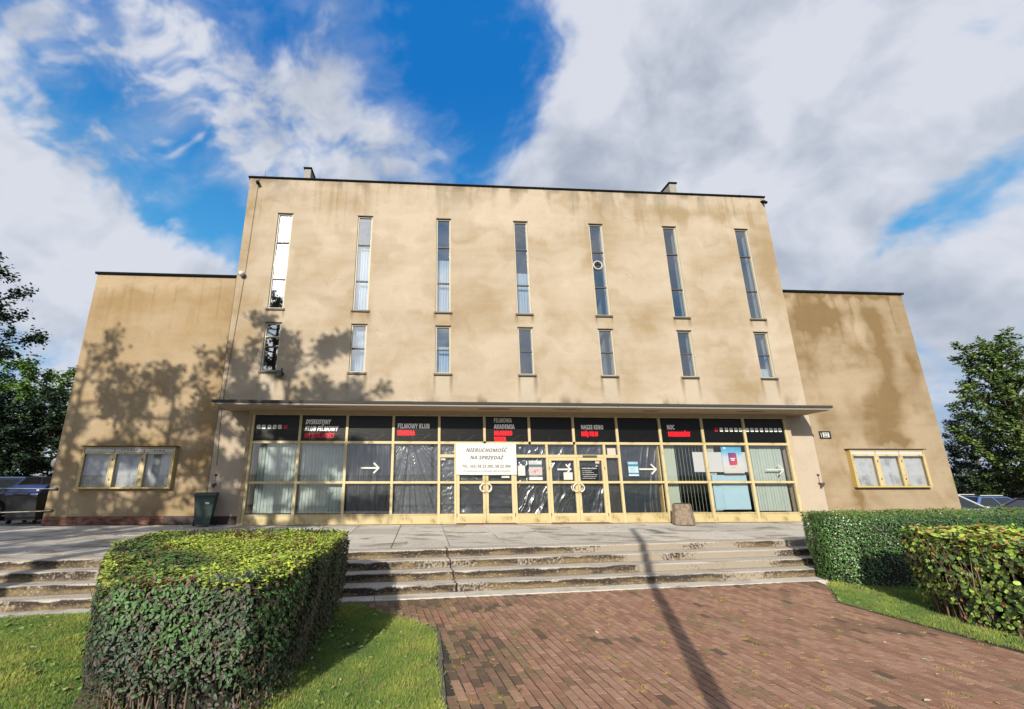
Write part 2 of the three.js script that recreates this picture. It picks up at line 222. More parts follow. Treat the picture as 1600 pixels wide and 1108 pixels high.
// ------------------------------------------------------------------ the ground
const EDGE = (x) => 5.22 - 0.108 * (x + 0.83);                     // front edge of the terrace
const KERB = (x) => EDGE(x) + 1.335;                               // foot of the steps
const G = -0.6;                                                   // level of lawn and path
const soilTex = colorTex(512, 512, (u, v) => { const a = fbm(u * 6, v * 6, 5, 6), b = fbm(u * 50, v * 50, 3, 50); return mix3([0.11, 0.13, 0.03], [0.13, 0.10, 0.055], sm(-0.2, 0.4, a + b * 0.6)).map((c) => c * (1 + 0.5 * b)); });
const asphaltTex = colorTex(512, 512, (u, v) => { const a = fbm(u * 5, v * 5, 5, 5), b = fbm(u * 80, v * 80, 2, 80); const g = 0.075 * (1 + 0.6 * a + 0.5 * b); return [g, g * 0.97, g * 0.93]; });
tag(mesh('ground', new THREE.CircleGeometry(900, 64).rotateX(-Math.PI / 2).translate(0, -0.82, 0), M(0.075, 0.085, 0.04, 0.95)), 'flat open ground reaching from the building to the horizon', 'ground', null, 'structure');
tag(mesh('parking_lot', sheet([[13.2, 5], [60, 0], [60, -50], [13.2, -50]], -0.78), M(1, 1, 1, 0.9, { map: rep(asphaltTex, 0.4, 0.4), bumpMap: rep(grainBump, 2, 2), bumpScale: 0.01 })), 'grey asphalt car park beside the right wing', 'parking lot', null, 'structure');
tag(mesh('yard', prism([[-60, 7], [-17.2, 7], [-17.2, 0.1], [-13.16, 0.1], [-13.16, -50], [-60, -50]], -0.75, -0.012), M(1, 1, 1, 0.9, { map: rep(asphaltTex, 0.4, 0.4), bumpMap: rep(grainBump, 2, 2), bumpScale: 0.01 })), 'grey asphalt yard beside the left wing', 'yard', null, 'structure');
tag(mesh('street', sheet([[-80, 30], [80, 30], [80, 21], [-80, 21]], -0.68), M(1, 1, 1, 0.9, { map: rep(asphaltTex, 0.4, 0.4) })), 'asphalt street in front of the lawns', 'street', null, 'structure');

const pathOutline = [[-1.15, 17], [-1.1, 8.3], [-2.35, 7.0], [-2.35, KERB(-2.35) - 0.05], [6.75, KERB(6.75) - 0.05], [6.62, 6.1], [5.75, 7.35], [6.05, 9.6], [6.7, 17]];
function inside(x, z, poly) { let c = false; for (let i = 0, j = poly.length - 1; i < poly.length; j = i++) { const [xi, zi] = poly[i], [xj, zj] = poly[j]; if ((zi > z) !== (zj > z) && x < (xj - xi) * (z - zi) / (zj - zi) + xi) c = !c; } return c; }
const lawnL = [[-30, KERB(-30)], [-2.35, KERB(-2.35)], [-2.35, 7.0], [-1.18, 8.28], [-1.2, 17], [-30, 17]];
const lawnR = [[6.62, 6.1], [5.75, 7.35], [6.05, 9.6], [6.7, 17], [30, 17], [30, 3], [9, 4.6]];
const soil = M(1, 1, 1, 1, { map: rep(soilTex, 0.5, 0.5), bumpMap: rep(grainBump, 1, 1), bumpScale: 0.03 });
tag(mesh('lawn', sheet(lawnL, G), soil), 'green lawn round the big hedge left of the brick path', 'lawn', null, 'structure');
tag(mesh('lawn', sheet(lawnR, G), soil), 'green lawn between the hedges right of the brick path', 'lawn', null, 'structure');

// projection of a point to the photograph's 1600 x 1108 frame, to choose which bricks show largest
camera.updateMatrixWorld(true); camera.updateProjectionMatrix();
const onFrame = (x, y, z) => { const v = V(x, y, z).project(camera); return v.z < 1 && Math.abs(v.x) < 1.02 && Math.abs(v.y) < 1.02; };

// brick path
{
  const path = tag(group('brick_path'), 'reddish brown clinker brick path leading to the entrance steps', 'brick path', null, 'structure');
  const bedTex = colorTex(256, 256, (u, v) => { const a = fbm(u * 8, v * 8, 4, 8), b = fbm(u * 60, v * 60, 2, 60); return mix3([0.032, 0.024, 0.017], [0.045, 0.042, 0.014], sm(-0.1, 0.4, a)).map((c) => c * (1 + b)); });
  mesh('sand_bed', prism(pathOutline, -0.72, G - 0.0055), M(1, 1, 1, 1, { map: rep(bedTex, 1, 1), bumpMap: rep(grainBump, 3, 3), bumpScale: 0.01 }), path);
  const brickTex = colorTex(256, 256, (u, v) => { const a = fbm(u * 6, v * 6, 5, 6), b = fbm(u * 48, v * 48, 3, 48); const g = 1 + 0.35 * a + 0.35 * b; return [0.62 * g, 0.6 * g, 0.58 * g]; });
  const PX = 0.1075, PZ = 0.222, CT = Math.cos(0.1076), ST = Math.sin(0.1076), list = [];
  const geos = [0, 1, 2].map((k) => { const g = new RoundedBoxGeometry(PX - 0.0125 - k * 0.0015, 0.06, PZ - 0.006 - k * 0.001, 1, 0.003); const o = boxUV(g, 2.3); const nn = g.index ? g.toNonIndexed().attributes.normal : g.attributes.normal; o.setAttribute('normal', nn.clone()); const uv = o.attributes.uv; for (let i = 0; i < uv.count; i++) uv.setXY(i, uv.getX(i) + k * 0.37, uv.getY(i) + k * 0.61); return o; });
  const tones = [[0.36, 0.222, 0.160], [0.395, 0.25, 0.185], [0.33, 0.195, 0.138], [0.30, 0.18, 0.128], [0.41, 0.275, 0.21], [0.24, 0.155, 0.11], [0.14, 0.098, 0.07], [0.27, 0.20, 0.122]];
  for (let c = -30; c < 85; c++) for (let r = -8; r < 56; r++) {
    const cu = -1.02 + c * PX, cv = (r + (c & 1 ? 0.5 : 0) + 0.12 * gn(c * 7.3, 4)) * PZ, x = cu * CT + cv * ST, z = 4.6 - cu * ST + cv * CT;
    if (z > 15.2 || !inside(x, z, pathOutline) || z < KERB(x) + 0.02) continue;
    if (!inside(x - 0.05, z, pathOutline) || !inside(x + 0.05, z, pathOutline)) continue;
    // dark and mossy places
    const m = 0.1 + gn(x * 0.9 + 4, z * 1.1) * 0.7 + gn(x * 2.6, z * 2.2 + 9) * 0.5, edgeM = sm(0.3, -1.0, x) * 0.6 + sm(1.0, 0.1, z - KERB(x)) * 0.12 + sm(4.9, 6, x) * 0.3;
    const q = rnd();
    let t = m + edgeM + (q - 0.5) * 0.75 > 0.66 ? (rnd() < 0.5 ? 6 : 5) : m + edgeM + (q - 0.5) * 0.6 > 0.42 ? (rnd() < 0.5 ? 7 : 3) : [0, 0, 1, 1, 2, 2, 3, 4, 4][Math.floor(rnd() * 9)];
    list.push({ x: x + gauss() * 0.003, z: z + gauss() * 0.004, y: G - 0.03 + gauss() * 0.0025, a: 0.1076 + gauss() * 0.012, tx: gauss() * 0.011, tz: gauss() * 0.012, t, g: Math.floor(rnd() * 3), d: Math.hypot(x - camera.position.x, z - camera.position.z), seen: onFrame(x, G, z), v: 1 + gauss() * 0.12 });
  }
  list.sort((a, b) => (b.seen - a.seen) || a.d - b.d);
  const mats = tones.map((t) => M(...t.map((c, i) => c * [1.36, 1.21, 1.1][i]), 0.85, { map: brickTex, bumpMap: rep(grainBump, 1, 1), bumpScale: 0.006 }));
  const one = list.slice(0, 300), rest = list.slice(300);
  for (const b of one) { const o = mesh('brick', geos[b.g], mats[b.t], path); o.position.set(b.x, b.y, b.z); o.rotation.set(b.tx, b.a, b.tz); }
  const im = new THREE.InstancedMesh(geos[0], M(1, 1, 1, 0.85, { map: brickTex, bumpMap: rep(grainBump, 1, 1), bumpScale: 0.006 }), rest.length); im.name = 'brick_paving'; im.castShadow = im.receiveShadow = true; path.add(stuff(im));
  const d = new THREE.Object3D(), col = new THREE.Color();
  rest.forEach((b, i) => { d.position.set(b.x, b.y, b.z); d.rotation.set(b.tx, b.a, b.tz); d.updateMatrix(); im.setMatrixAt(i, d.matrix); const t = tones[b.t]; im.setColorAt(i, col.setRGB(t[0] * 1.36 * b.v, t[1] * 1.21 * b.v, t[2] * 1.1 * b.v)); });
  // moss and small weeds in the joints
  const mg = new THREE.IcosahedronGeometry(0.013, 0).scale(1, 0.35, 1), N = 9000, mm = new THREE.InstancedMesh(mg, M(1, 1, 1, 1), N); let n = 0; mm.name = 'moss'; mm.receiveShadow = true;
  while (n < N) { const b = list[Math.floor(rnd() * list.length)], m = gn(b.x * 1.4 + 30, b.z * 1.4) + gn(b.x * 4 + 3, b.z * 4) * 0.5 + sm(0.3, -1.1, b.x) * 0.5; if (m < 0.25 + rnd() * 0.5) { if (rnd() > 0.04) continue; } const side = rnd() < 0.5; d.position.set(b.x + (side ? (rnd() < 0.5 ? 1 : -1) * PX / 2 : rr(-PX, PX) / 2), G - 0.004, b.z + (side ? rr(-PZ, PZ) / 2 : PZ / 2)); d.rotation.set(0, rnd() * 6, 0); d.scale.setScalar(rr(0.4, 1.3)); d.updateMatrix(); mm.setMatrixAt(n, d.matrix); const k = rnd(); mm.setColorAt(n, k < 0.6 ? col.setRGB(rr(0.13, 0.24), rr(0.12, 0.18), 0.04) : col.setRGB(rr(0.08, 0.12), rr(0.12, 0.17), 0.03)); n++; }
  path.add(stuff(mm));
  { const NC = 170, per = 26, wg = new THREE.BufferGeometry().copy(new THREE.ConeGeometry(0.004, 0.022, 3, 1)).translate(0, 0.011, 0), wm = new THREE.InstancedMesh(wg, M(1, 1, 1, 1), NC * per); wm.name = 'joint_weeds'; let k = 0;
    for (let c = 0; c < NC; c++) { const b = list[Math.floor(rnd() * list.length * (c < 110 ? 0.55 : 1))], gold = rnd() < 0.7, sx = rr(0.02, 0.06), sz = rr(0.02, 0.06), ox = (rnd() < 0.5 ? 1 : -1) * PX / 2, oz = rr(-PZ, PZ) / 2; for (let i = 0; i < per; i++) { d.position.set(b.x + ox + gauss() * sx, G - 0.003, b.z + oz + gauss() * sz); d.rotation.set(gauss() * 0.6, rnd() * 6, gauss() * 0.6); d.scale.setScalar(rr(0.5, 1.2)); d.updateMatrix(); wm.setMatrixAt(k, d.matrix); wm.setColorAt(k, gold ? col.setRGB(rr(0.30, 0.46), rr(0.22, 0.32), rr(0.05, 0.10)) : col.setRGB(rr(0.12, 0.2), rr(0.17, 0.24), 0.04)); k++; } }
    path.add(stuff(wm)); }
  // kerb stones
  const kerb = tag(group('kerb'), 'thin dark concrete kerb between the left lawn and the brick path', 'kerb', null, 'structure'), km = M(0.12, 0.105, 0.085, 0.95, { bumpMap: rep(grainBump, 3, 3), bumpScale: 0.01 });
  for (let k = 0; k < 8; k++) { const o = mesh('kerb_stone', bx(-0.03, 0.03, -0.2, 0.012, 0, 0.985, 0.008), km, kerb); o.position.set(-1.135 - 0.004 * k + gauss() * 0.006, G, 8.3 + k); o.rotation.y = gauss() * 0.006; }
}

// terrace: big concrete slabs, the front row cut along the steps
const slabTex = colorTex(1024, 1024, (u, v) => { const w = fbm(u * 3, v * 3, 3, 3), a = fbm(u * 4 + w, v * 7 + w, 5, 256), b = fbm(u * 60, v * 60, 3, 60), c = fbm(u * 9 + 3, v * 16, 4, 256); let k = mix3([0.52, 0.48, 0.425], [0.27, 0.23, 0.18], sm(0.0, 0.5, a + c * 0.5)); k = mix3(k, [0.10, 0.085, 0.065], sm(0.32, 0.55, c + b * 0.3) * 0.8); const crack = Math.abs(fbm(u * 5 + w * 1.2 + 8, v * 5 + 3, 3)); k = mix3(k, [0.07, 0.055, 0.04], sm(0.006, 0.001, crack) * sm(-0.1, 0.2, w)); return k.map((q) => q * (1 + 0.22 * b)); });
const slabMats = [1, 0.92, 0.84, 1.06].map((k, i) => { const t = rep(slabTex, 0.16, 0.16); t.offset.set(i * 0.27, i * 0.41); return M(k, k, k * 0.99, 0.9, { map: t, bumpMap: rep(grainBump, 1.5, 1.5), bumpScale: 0.006 }); });
{
  const ter = tag(group('terrace'), 'raised concrete terrace in front of the glazed entrance', 'terrace', null, 'structure');
  mesh('base', prism([[-17.2, 0.02], [-17.2, EDGE(-17.2) - 0.3], [14, EDGE(14) - 0.3], [14, 0.02]], -0.75, -0.035), M(0.05, 0.043, 0.035, 1), ter);
  const cut = (x) => EDGE(x) - 0.345;
  for (let x = -17.2, i = 0; x < 13.6; x += 1.265, i++) {
    const zs = [x > -7.1 && x < 10.9 ? 0.372 : 0.012]; while (zs[zs.length - 1] + 1.45 < cut(x + 0.6) - 0.35) zs.push(zs.length === 1 ? 1.05 + (i & 1) * 0.3 : zs[zs.length - 1] + 1.45);
    zs.push(null);
    for (let k = 0; k + 1 < zs.length; k++) {
      const a = x + 0.009, b = x + 1.256, z0 = zs[k] + 0.009, e = zs[k + 1] === null, z1 = e ? cut(a) : zs[k + 1] - 0.006, z2 = e ? cut(b) : zs[k + 1] - 0.006;
      const o = mesh('concrete_slab', bevelPrism([[a, z0], [b, z0], [b, z2], [a, z1]], -0.08, gauss() * 0.004, 0.006), slabMats[Math.floor(rnd() * 4)], ter); o.rotation.x = gauss() * 0.0006;
    }
  }
  // steps
  const steps = tag(group('entrance_steps', null, [-0.83, 0, 5.22]), 'four long worn concrete steps up to the terrace', 'steps', null, 'structure'); steps.rotation.y = Math.atan(0.108);
  // riser and tread skin: u runs along the stairs, v over the tread and down the riser
  const skin = (row) => colorTex(2048, 128, (u, v) => {
    const L = u * 18.6 + 7.4, x = L - 16.5, d = v * 0.56;                   // d: 0 at the back of the tread, 0.345 at the nose, then down
    const b = fbm(L * 21, d * 17 + row * 9, 4) * 1.25, n = fbm(L * 0.55 + row * 31, row * 7.37 + 0.4, 4), f = gn(L * 40, d * 60 + row), f2 = gn(L * 17 + 4, d * 30);
    const tread = mix3([0.47, 0.425, 0.365], [0.28, 0.23, 0.175], sm(0.0, 0.45, fbm(L * 0.8 + row * 5, d * 7, 4) + b * 0.4));
    const worn = sm(0.0, 0.22, n + 0.42 - sm(2.0, 6.0, x + 0.8 - row * 0.9) * 0.66 + sm(6.0, 7.5, x) * 0.45 + b * 0.35);
    const edge = 0.36 + 0.03 * gn(L * 2.2, row * 3.3) + 0.018 * b;
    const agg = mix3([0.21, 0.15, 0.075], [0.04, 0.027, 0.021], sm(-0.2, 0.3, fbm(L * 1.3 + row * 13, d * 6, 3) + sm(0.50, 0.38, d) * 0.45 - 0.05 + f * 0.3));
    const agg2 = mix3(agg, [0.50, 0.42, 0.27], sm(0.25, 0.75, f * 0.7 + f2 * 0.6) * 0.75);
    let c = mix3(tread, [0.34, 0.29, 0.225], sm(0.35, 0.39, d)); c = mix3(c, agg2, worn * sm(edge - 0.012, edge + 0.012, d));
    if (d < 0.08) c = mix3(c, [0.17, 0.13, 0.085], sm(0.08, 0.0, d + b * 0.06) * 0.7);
    const cr = Math.abs(x + 0.0 + 0.05 * gn(d * 9 + row * 3, 2) + 0.02 * gn(d * 40, row)); c = mix3(c, [0.03, 0.024, 0.02], sm(0.022, 0.008, cr));
    return c.map((q) => q * (1 + 0.14 * f));
  });
  const cuts = [[-16.5, -13.4, -10.1, -7.0, -3.9, -0.02, 3.1, 6.2, 9.5], [-16.5, -12.2, -9.0, -5.8, -2.9, 0.0, 2.7, 5.1, 9.5], [-16.5, -13.0, -10, -6.6, -3.3, 0.01, 3.9, 6.6, 9.5], [-16.5, -12.4, -8.8, -5.2, -2.2, 0.0, 2.4, 5.6, 9.5]];
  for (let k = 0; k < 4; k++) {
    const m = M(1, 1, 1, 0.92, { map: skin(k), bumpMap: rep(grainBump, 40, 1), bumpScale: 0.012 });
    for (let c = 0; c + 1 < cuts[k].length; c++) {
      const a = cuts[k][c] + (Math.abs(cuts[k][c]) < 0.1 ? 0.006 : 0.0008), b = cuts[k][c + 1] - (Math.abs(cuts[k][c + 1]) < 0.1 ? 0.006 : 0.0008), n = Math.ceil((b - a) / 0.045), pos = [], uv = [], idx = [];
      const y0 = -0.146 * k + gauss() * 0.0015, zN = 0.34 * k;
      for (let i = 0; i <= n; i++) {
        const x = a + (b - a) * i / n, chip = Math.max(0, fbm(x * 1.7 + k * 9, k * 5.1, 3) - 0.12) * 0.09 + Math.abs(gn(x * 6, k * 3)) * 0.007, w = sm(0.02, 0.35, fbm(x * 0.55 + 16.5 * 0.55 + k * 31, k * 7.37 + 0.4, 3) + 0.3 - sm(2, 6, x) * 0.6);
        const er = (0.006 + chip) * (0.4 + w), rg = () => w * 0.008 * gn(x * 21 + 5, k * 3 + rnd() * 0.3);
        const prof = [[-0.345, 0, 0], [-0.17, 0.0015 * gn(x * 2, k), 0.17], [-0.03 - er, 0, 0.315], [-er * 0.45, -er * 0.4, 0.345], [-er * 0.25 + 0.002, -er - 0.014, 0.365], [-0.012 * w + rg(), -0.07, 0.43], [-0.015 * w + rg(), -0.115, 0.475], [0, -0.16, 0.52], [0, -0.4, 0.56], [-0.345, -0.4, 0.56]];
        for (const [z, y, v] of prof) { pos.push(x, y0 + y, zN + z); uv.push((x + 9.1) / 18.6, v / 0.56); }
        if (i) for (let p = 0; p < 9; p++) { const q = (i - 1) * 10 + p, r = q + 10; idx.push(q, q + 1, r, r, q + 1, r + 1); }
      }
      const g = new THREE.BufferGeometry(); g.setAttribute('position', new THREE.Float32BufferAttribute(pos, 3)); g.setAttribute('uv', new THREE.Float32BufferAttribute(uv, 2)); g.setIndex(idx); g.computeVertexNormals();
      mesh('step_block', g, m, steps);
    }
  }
  for (let c = 0, x = -16.5; x < 9.4; c++) { const w = rr(1.6, 2.6); mesh('footing_slab', bx(x + 0.004, x + w - 0.004, -0.9, -0.588 + gauss() * 0.003, 1.01, 1.335 + gauss() * 0.006, 0.012), slabMats[c & 1 ? 3 : 0], steps); x += w; }
}

// ------------------------------------------------------------------ the cinema
const cin = tag(group('cinema_building'), 'old beige stucco cinema with tall slit windows, two lower wings and a glazed entrance', 'building');
const part = (name, geo, m, parent = cin) => mesh(name, geo, m, parent);
{
  // front wall of the main block with its openings
  const s = new THREE.Shape([[X0, 0], [X1, 0], [X1, TOP], [X0, TOP]].map(([x, y]) => new THREE.Vector2(x, y)));
  const hole = (x0, x1, y0, y1) => s.holes.push(new THREE.Path([[x0, y0], [x0, y1], [x1, y1], [x1, y0]].map(([x, y]) => new THREE.Vector2(x, y))));
  hole(-7.02, 11.32, 0.004, 3.46);
  for (const x of winX) { hole(x, x + 0.554, 7.23, 11.08); hole(x, x + 0.554, 4.93, 6.71); }
  const g = new THREE.ExtrudeGeometry(s, { depth: 0.4, bevelEnabled: false }); g.translate(0, 0, -0.4);
  const p = g.attributes.position, uv = g.attributes.uv; for (let i = 0; i < p.count; i++) uv.setXY(i, (p.getX(i) - X0) / (X1 - X0), p.getY(i) / TOP);
  const front = part('front_wall', g, [mat.main, mat.reveal]); tag(front, 'main stucco facade with brown damp stains');
  part('side_wall', bx(X0 - 0.004, X0 + 0.3, 0, TOP, -26, -0.006), mat.plaster); part('side_wall', bx(X1 - 0.3, X1 + 0.004, 0, TOP, -26, -0.006), mat.plaster);
  part('rear_wall', bx(X0 + 0.3, X1 - 0.3, 0, TOP, -26, -25.7), mat.plaster);
  part('roof', bx(X0 + 0.02, X1 - 0.02, TOP, TOP + 0.12, -25.98, -0.03), mat.felt);
  part('roof_edge', [bx(X0 - 0.06, X1 + 0.06, TOP + 0.0, TOP + 0.055, -0.05, 0.05), bx(X0 - 0.06, X0 + 0.05, TOP - 0.03, TOP + 0.05, -26, -0.05), bx(X1 - 0.05, X1 + 0.06, TOP - 0.03, TOP + 0.05, -26, -0.05)], mat.flashing);
  { const seam = bx(-0.018, 0.018, TOP - 0.012, TOP + 0.066, 0.02, 0.056); for (let k = 0; k < 10; k++) part('flashing_seam', seam, mat.flashing).position.x = X0 + 1.22 + k * 2.05; }
  part('roof_edge', bx(X0 + 3.4, X1 - 6, TOP + 0.12, TOP + 0.17, -0.5, -0.42), M(0.2, 0.2, 0.21, 0.4, { metalness: 0.6 }));
  // wings
  for (const [x0, x1, m, lab] of [[-13.12, X0 - 0.004, mat.left, 'left wing wall with ochre plaster'], [X1 + 0.004, 17.62, mat.right, 'right wing wall with dark brown water stains']]) {
    const f = new THREE.BoxGeometry(x1 - x0, 8.47, 0.3); f.translate((x0 + x1) / 2, 8.47 / 2, -0.3);
    tag(part('wing_wall', f, m), lab);
    part('wing_side_wall', bx(x0 + 0.004, x1 - 0.004, 0, 8.465, -21, -0.45), mat.plaster);
    part('roof_edge', [bx(x0 - 0.06, x1 + (x1 > 0 ? 0.06 : 0), 8.45, 8.53, -0.16, -0.09), bx(x0 - (x1 > 0 ? 0 : 0.06), x1 + (x1 > 0 ? 0.06 : 0), 8.47, 8.54, -21, -0.16)], mat.flashing);
  }
  // plinth: red brown at the left, dark paint beside the entrance
  const redTex = colorTex(512, 64, (u, v) => { const a = fbm(u * 14, v * 3, 4), b = fbm(u * 70, v * 9, 3); return mix3([0.26, 0.12, 0.075], [0.11, 0.055, 0.04], sm(-0.2, 0.3, a + b * 0.5)); });
  part('plinth', bx(-13.11, -9.5, 0, 0.25, -0.3, -0.138), M(1, 1, 1, 0.95, { map: rep(redTex, 0.28, 4), bumpMap: rep(grainBump, 3, 3), bumpScale: 0.02 }));
  part('plinth', [bx(-9.5, -8.21, 0, 0.25, -0.3, -0.142), bx(-8.19, -7.08, 0, 0.25, -0.1, 0.008)], M(0.045, 0.025, 0.022, 0.7));
  part('plinth', [bx(11.39, 12.5, 0, 0.25, -0.1, 0.008), bx(12.53, 17.61, 0, 0.25, -0.3, -0.142)], M(0.07, 0.04, 0.03, 0.8));
  // a thin crack line and cables on the plaster
  part('lightning_cable', tube([V(-7.86, 12.6, 0.03), V(-7.87, 12.2, 0.025), V(-7.92, 8.7, 0.02), V(-8.06, 5, 0.02), V(-8.1, 3.7, 0.02), V(-8.02, 1.8, 0.02)], 0.006, 0.006, 6), mat.wire);
  part('joint_strip', bx(-8.225, -8.2, 0.26, 8.4, -0.14, 0.003), M(0.16, 0.125, 0.08, 0.9));
  for (const x of [-7.88, 12.42]) { const o = part('roof_spout', tube([V(x - 0.04, 12.42, -0.1), V(x, 12.36, 0.08), V(x + 0.05, 12.24, 0.16)], 0.055, 0.06, 10), mat.flashing); }
  // chimneys
  for (const [x, w] of [[-6.32, 0.26], [9.26, 0.3]]) { const c = part('chimney', bx(x - w / 2, x + w / 2, TOP, TOP + 1.15, -1.75, -0.85, 0.01), M(0.30, 0.285, 0.25, 0.9, { bumpMap: rep(grainBump, 1.5, 1.5), bumpScale: 0.01 })); part('chimney_cap', bx(x - w / 2 - 0.04, x + w / 2 + 0.04, TOP + 1.15, TOP + 1.21, -1.8, -0.8, 0.01), mat.flashing, c); }
  part('roof_bracket', [rod([-6.5, TOP + 0.55, -0.9], [-6.62, TOP + 0.62, -0.8], 0.03), rod([-6.44, TOP + 0.55, -0.95], [-6.6, TOP + 0.55, -0.85], 0.02)], mat.wire);
  part('aerial_rod', rod([-7.75, TOP, -0.3], [-7.8, TOP + 0.55, -0.3], 0.008, 5), mat.wire);

  // tall windows and the short ones below them
  winX.forEach((x, i) => {
    for (const [y0, y1, rails] of [[7.23, 11.08, [9.88, 8.4]], [4.93, 6.71, i ? [5.82] : [6.2, 5.83]]]) {
      const w = group('window', cin); mesh('sill', bx(x - 0.045, x + 0.6, y0 - 0.055, y0 + 0.012, -0.1, 0.055, 0.008), mat.frameDark, w);
      const X = x + 0.004, Xb = x + 0.55, t = 0.045;
      mesh('window_frame', [bx(X, X + t, y0 + 0.014, y1 - 0.004, -0.13, -0.045), bx(Xb - t, Xb, y0 + 0.014, y1 - 0.004, -0.13, -0.045), bx(X + t, Xb - t, y1 - 0.05, y1 - 0.004, -0.13, -0.047), bx(X + t, Xb - t, y0 + 0.014, y0 + 0.06, -0.13, -0.047)], mat.frame, w);
      mesh('lintel_trim', bx(x - 0.02, x + 0.574, y1 - 0.003, y1 + 0.022, -0.05, 0.018), mat.frameDark, w);
      const ys = [y1 - 0.05, ...rails, y0 + 0.06];
      rails.forEach((r, k) => mesh('glazing_bar', bx(X + t, Xb - t, r - 0.022, r + 0.022, -0.125, -0.052), k === 0 && rails.length > 1 && y0 < 5 ? mat.frame : mat.frameDark, w));
      for (let k = 0; k + 1 < ys.length; k++) { const a = ys[k + 1] + 0.022, b = ys[k] - 0.022, pg = new THREE.BoxGeometry(Xb - X - 2 * t, b - a, 0.006); const o = mesh('pane', pg, mat.winGlass, w); o.position.set(x + 0.277, (a + b) / 2, -0.09); o.rotation.set(gauss() * 0.008, gauss() * 0.012, 0); }
      const cur = y0 > 7 ? { 1: [7.3, 9.86], 2: [7.3, 9.45], 3: [7.3, 9.0] }[i] : { 1: [5.0, 6.6], 2: [5.0, 6.0], 6: [5.0, 5.35] }[i];
      if (cur) { const [a, b] = cur, cg = new THREE.PlaneGeometry(0.52, b - a, 40, 6), p = cg.attributes.position; for (let q = 0; q < p.count; q++) p.setZ(q, 0.018 * Math.sin(p.getX(q) * 62 + i) + 0.01 * gn(p.getX(q) * 20, p.getY(q) * 2 + i)); cg.computeVertexNormals(); mesh('curtain', cg.translate(x + 0.277, (a + b) / 2, -0.3), M(0.42, 0.435, 0.45, 0.95, { side: THREE.DoubleSide }), w); }
      if (i === 4 && y0 > 7) { mesh('vent_ring', new THREE.TorusGeometry(0.165, 0.028, 10, 32).translate(x + 0.25, 9.33, -0.06), M(0.45, 0.44, 0.42, 0.6), w); mesh('vent_fan', [new THREE.CylinderGeometry(0.155, 0.155, 0.02, 24).rotateX(Math.PI / 2).translate(x + 0.25, 9.33, -0.075).toNonIndexed(), ...[0, 1, 2, 3, 4].map((k) => new THREE.BoxGeometry(0.05, 0.13, 0.006).rotateY(0.5).translate(0, 0.075, 0).rotateZ(k * 1.2566).translate(x + 0.25, 9.33, -0.055).toNonIndexed())], mat.black, w); }
    }
  });
  // rooms behind the glass
  part('interior_floor', bx(X0 + 0.3, X1 - 0.3, 3.75, 4.0, -6, -0.42), mat.interior); part('interior_wall', bx(X0 + 0.3, X1 - 0.3, 4.0, TOP, -6.2, -6), M(0.10, 0.10, 0.11, 0.9));
  part('interior_floor', bx(X0 + 0.3, X1 - 0.3, -0.06, -0.012, -5, 0.03), mat.interior); part('interior_wall', bx(X0 + 0.3, X1 - 0.3, -0.012, 3.7, -5.2, -5), M(0.1, 0.1, 0.1, 0.9));
  for (let i = 0; i < 6; i++) part('interior_wall', bx(winX[i] + 1.7, winX[i] + 1.82, 4.0, TOP, -5.98, -0.41), M(0.34, 0.36, 0.38, 0.9));

  // canopy
  const can = group('canopy', cin);
  mesh('soffit', prism([[-7.83, 0.003], [-7.7, 1.41], [11.98, 1.41], [12.22, 0.003]], 3.56, 3.685), mat.soffit, can);
  mesh('edge_board', prism([[-7.715, 1.413], [-7.715, 1.452], [12.0, 1.452], [12.0, 1.413]], 3.572, 3.615), mat.edge, can);
  const felt = []; for (let x = -7.8; x < 12.05; x += 0.55) { const w = Math.min(0.552, 12.08 - x); felt.push(bx(x, x + w, 3.634 - 0.012 * Math.abs(gn(x * 1.3, 2)), 3.712 + 0.006 * gn(x * 2, 5), 1.36, 1.468 + 0.014 * gn(x * 1.7, 9))); }
  mesh('felt_edge', felt, mat.felt, can);
  mesh('felt_sheet', prism([[-7.86, 0.005], [-7.79, 1.36], [12.06, 1.36], [12.26, 0.005]], 3.687, 3.705), mat.felt, can);
  for (const [x, w] of [[-3.4, 0.7], [-1.2, 0.5], [0.35, 1.0], [4.9, 0.6], [8.2, 0.5]]) { const pts = []; for (let k = 0; k <= 12; k++) pts.push([x - w / 2 + w * k / 12, 0]); const sh = new THREE.Shape(); sh.moveTo(x - w / 2, 3.66); for (let k = 0; k <= 12; k++) sh.lineTo(x - w / 2 + w * k / 12, 3.66 - (0.025 + 0.05 * Math.abs(gn(x + k * 0.37, 3))) * Math.sin(Math.PI * k / 12)); sh.lineTo(x + w / 2, 3.66); const g = new THREE.ExtrudeGeometry(sh, { depth: 0.02, bevelEnabled: false }); g.translate(0, 0, 1.453); mesh('peeled_felt', g, mat.felt, can); }
  for (const [x, z, a, b] of [[0.9, 1.05, 0.55, 0.16], [6.2, 0.9, 0.3, 0.1], [-4.9, 1.1, 0.8, 0.1], [3.3, 1.15, 0.5, 0.06], [9.6, 1.0, 0.5, 0.08]]) { const pts = []; for (let k = 0; k < 14; k++) { const t = k / 14 * 6.283; pts.push([x + Math.cos(t) * a * (1 + 0.3 * gn(k, x)), z + Math.sin(t) * b * (1 + 0.4 * gn(k, z * 3))]); } mesh('bare_patch', prism(pts, 3.552, 3.558), M(0.22, 0.16, 0.10, 0.95), can); }
  // head beam, returns and strips at both ends of the shop front
  part('head_beam', bx(-7.06, 11.36, 3.452, 3.557, 0.004, 0.33), mat.soffit);
  part('end_strip', [bx(-7.07, -6.955, 0.004, 3.45, 0.004, 0.335)], mat.plaster); part('end_strip', [bx(11.255, 11.43, 0.004, 3.45, 0.004, 0.335)], M(0.43, 0.35, 0.26, 0.92, { bumpMap: rep(grainBump, 1.1, 1.1), bumpScale: 0.008 }));
}

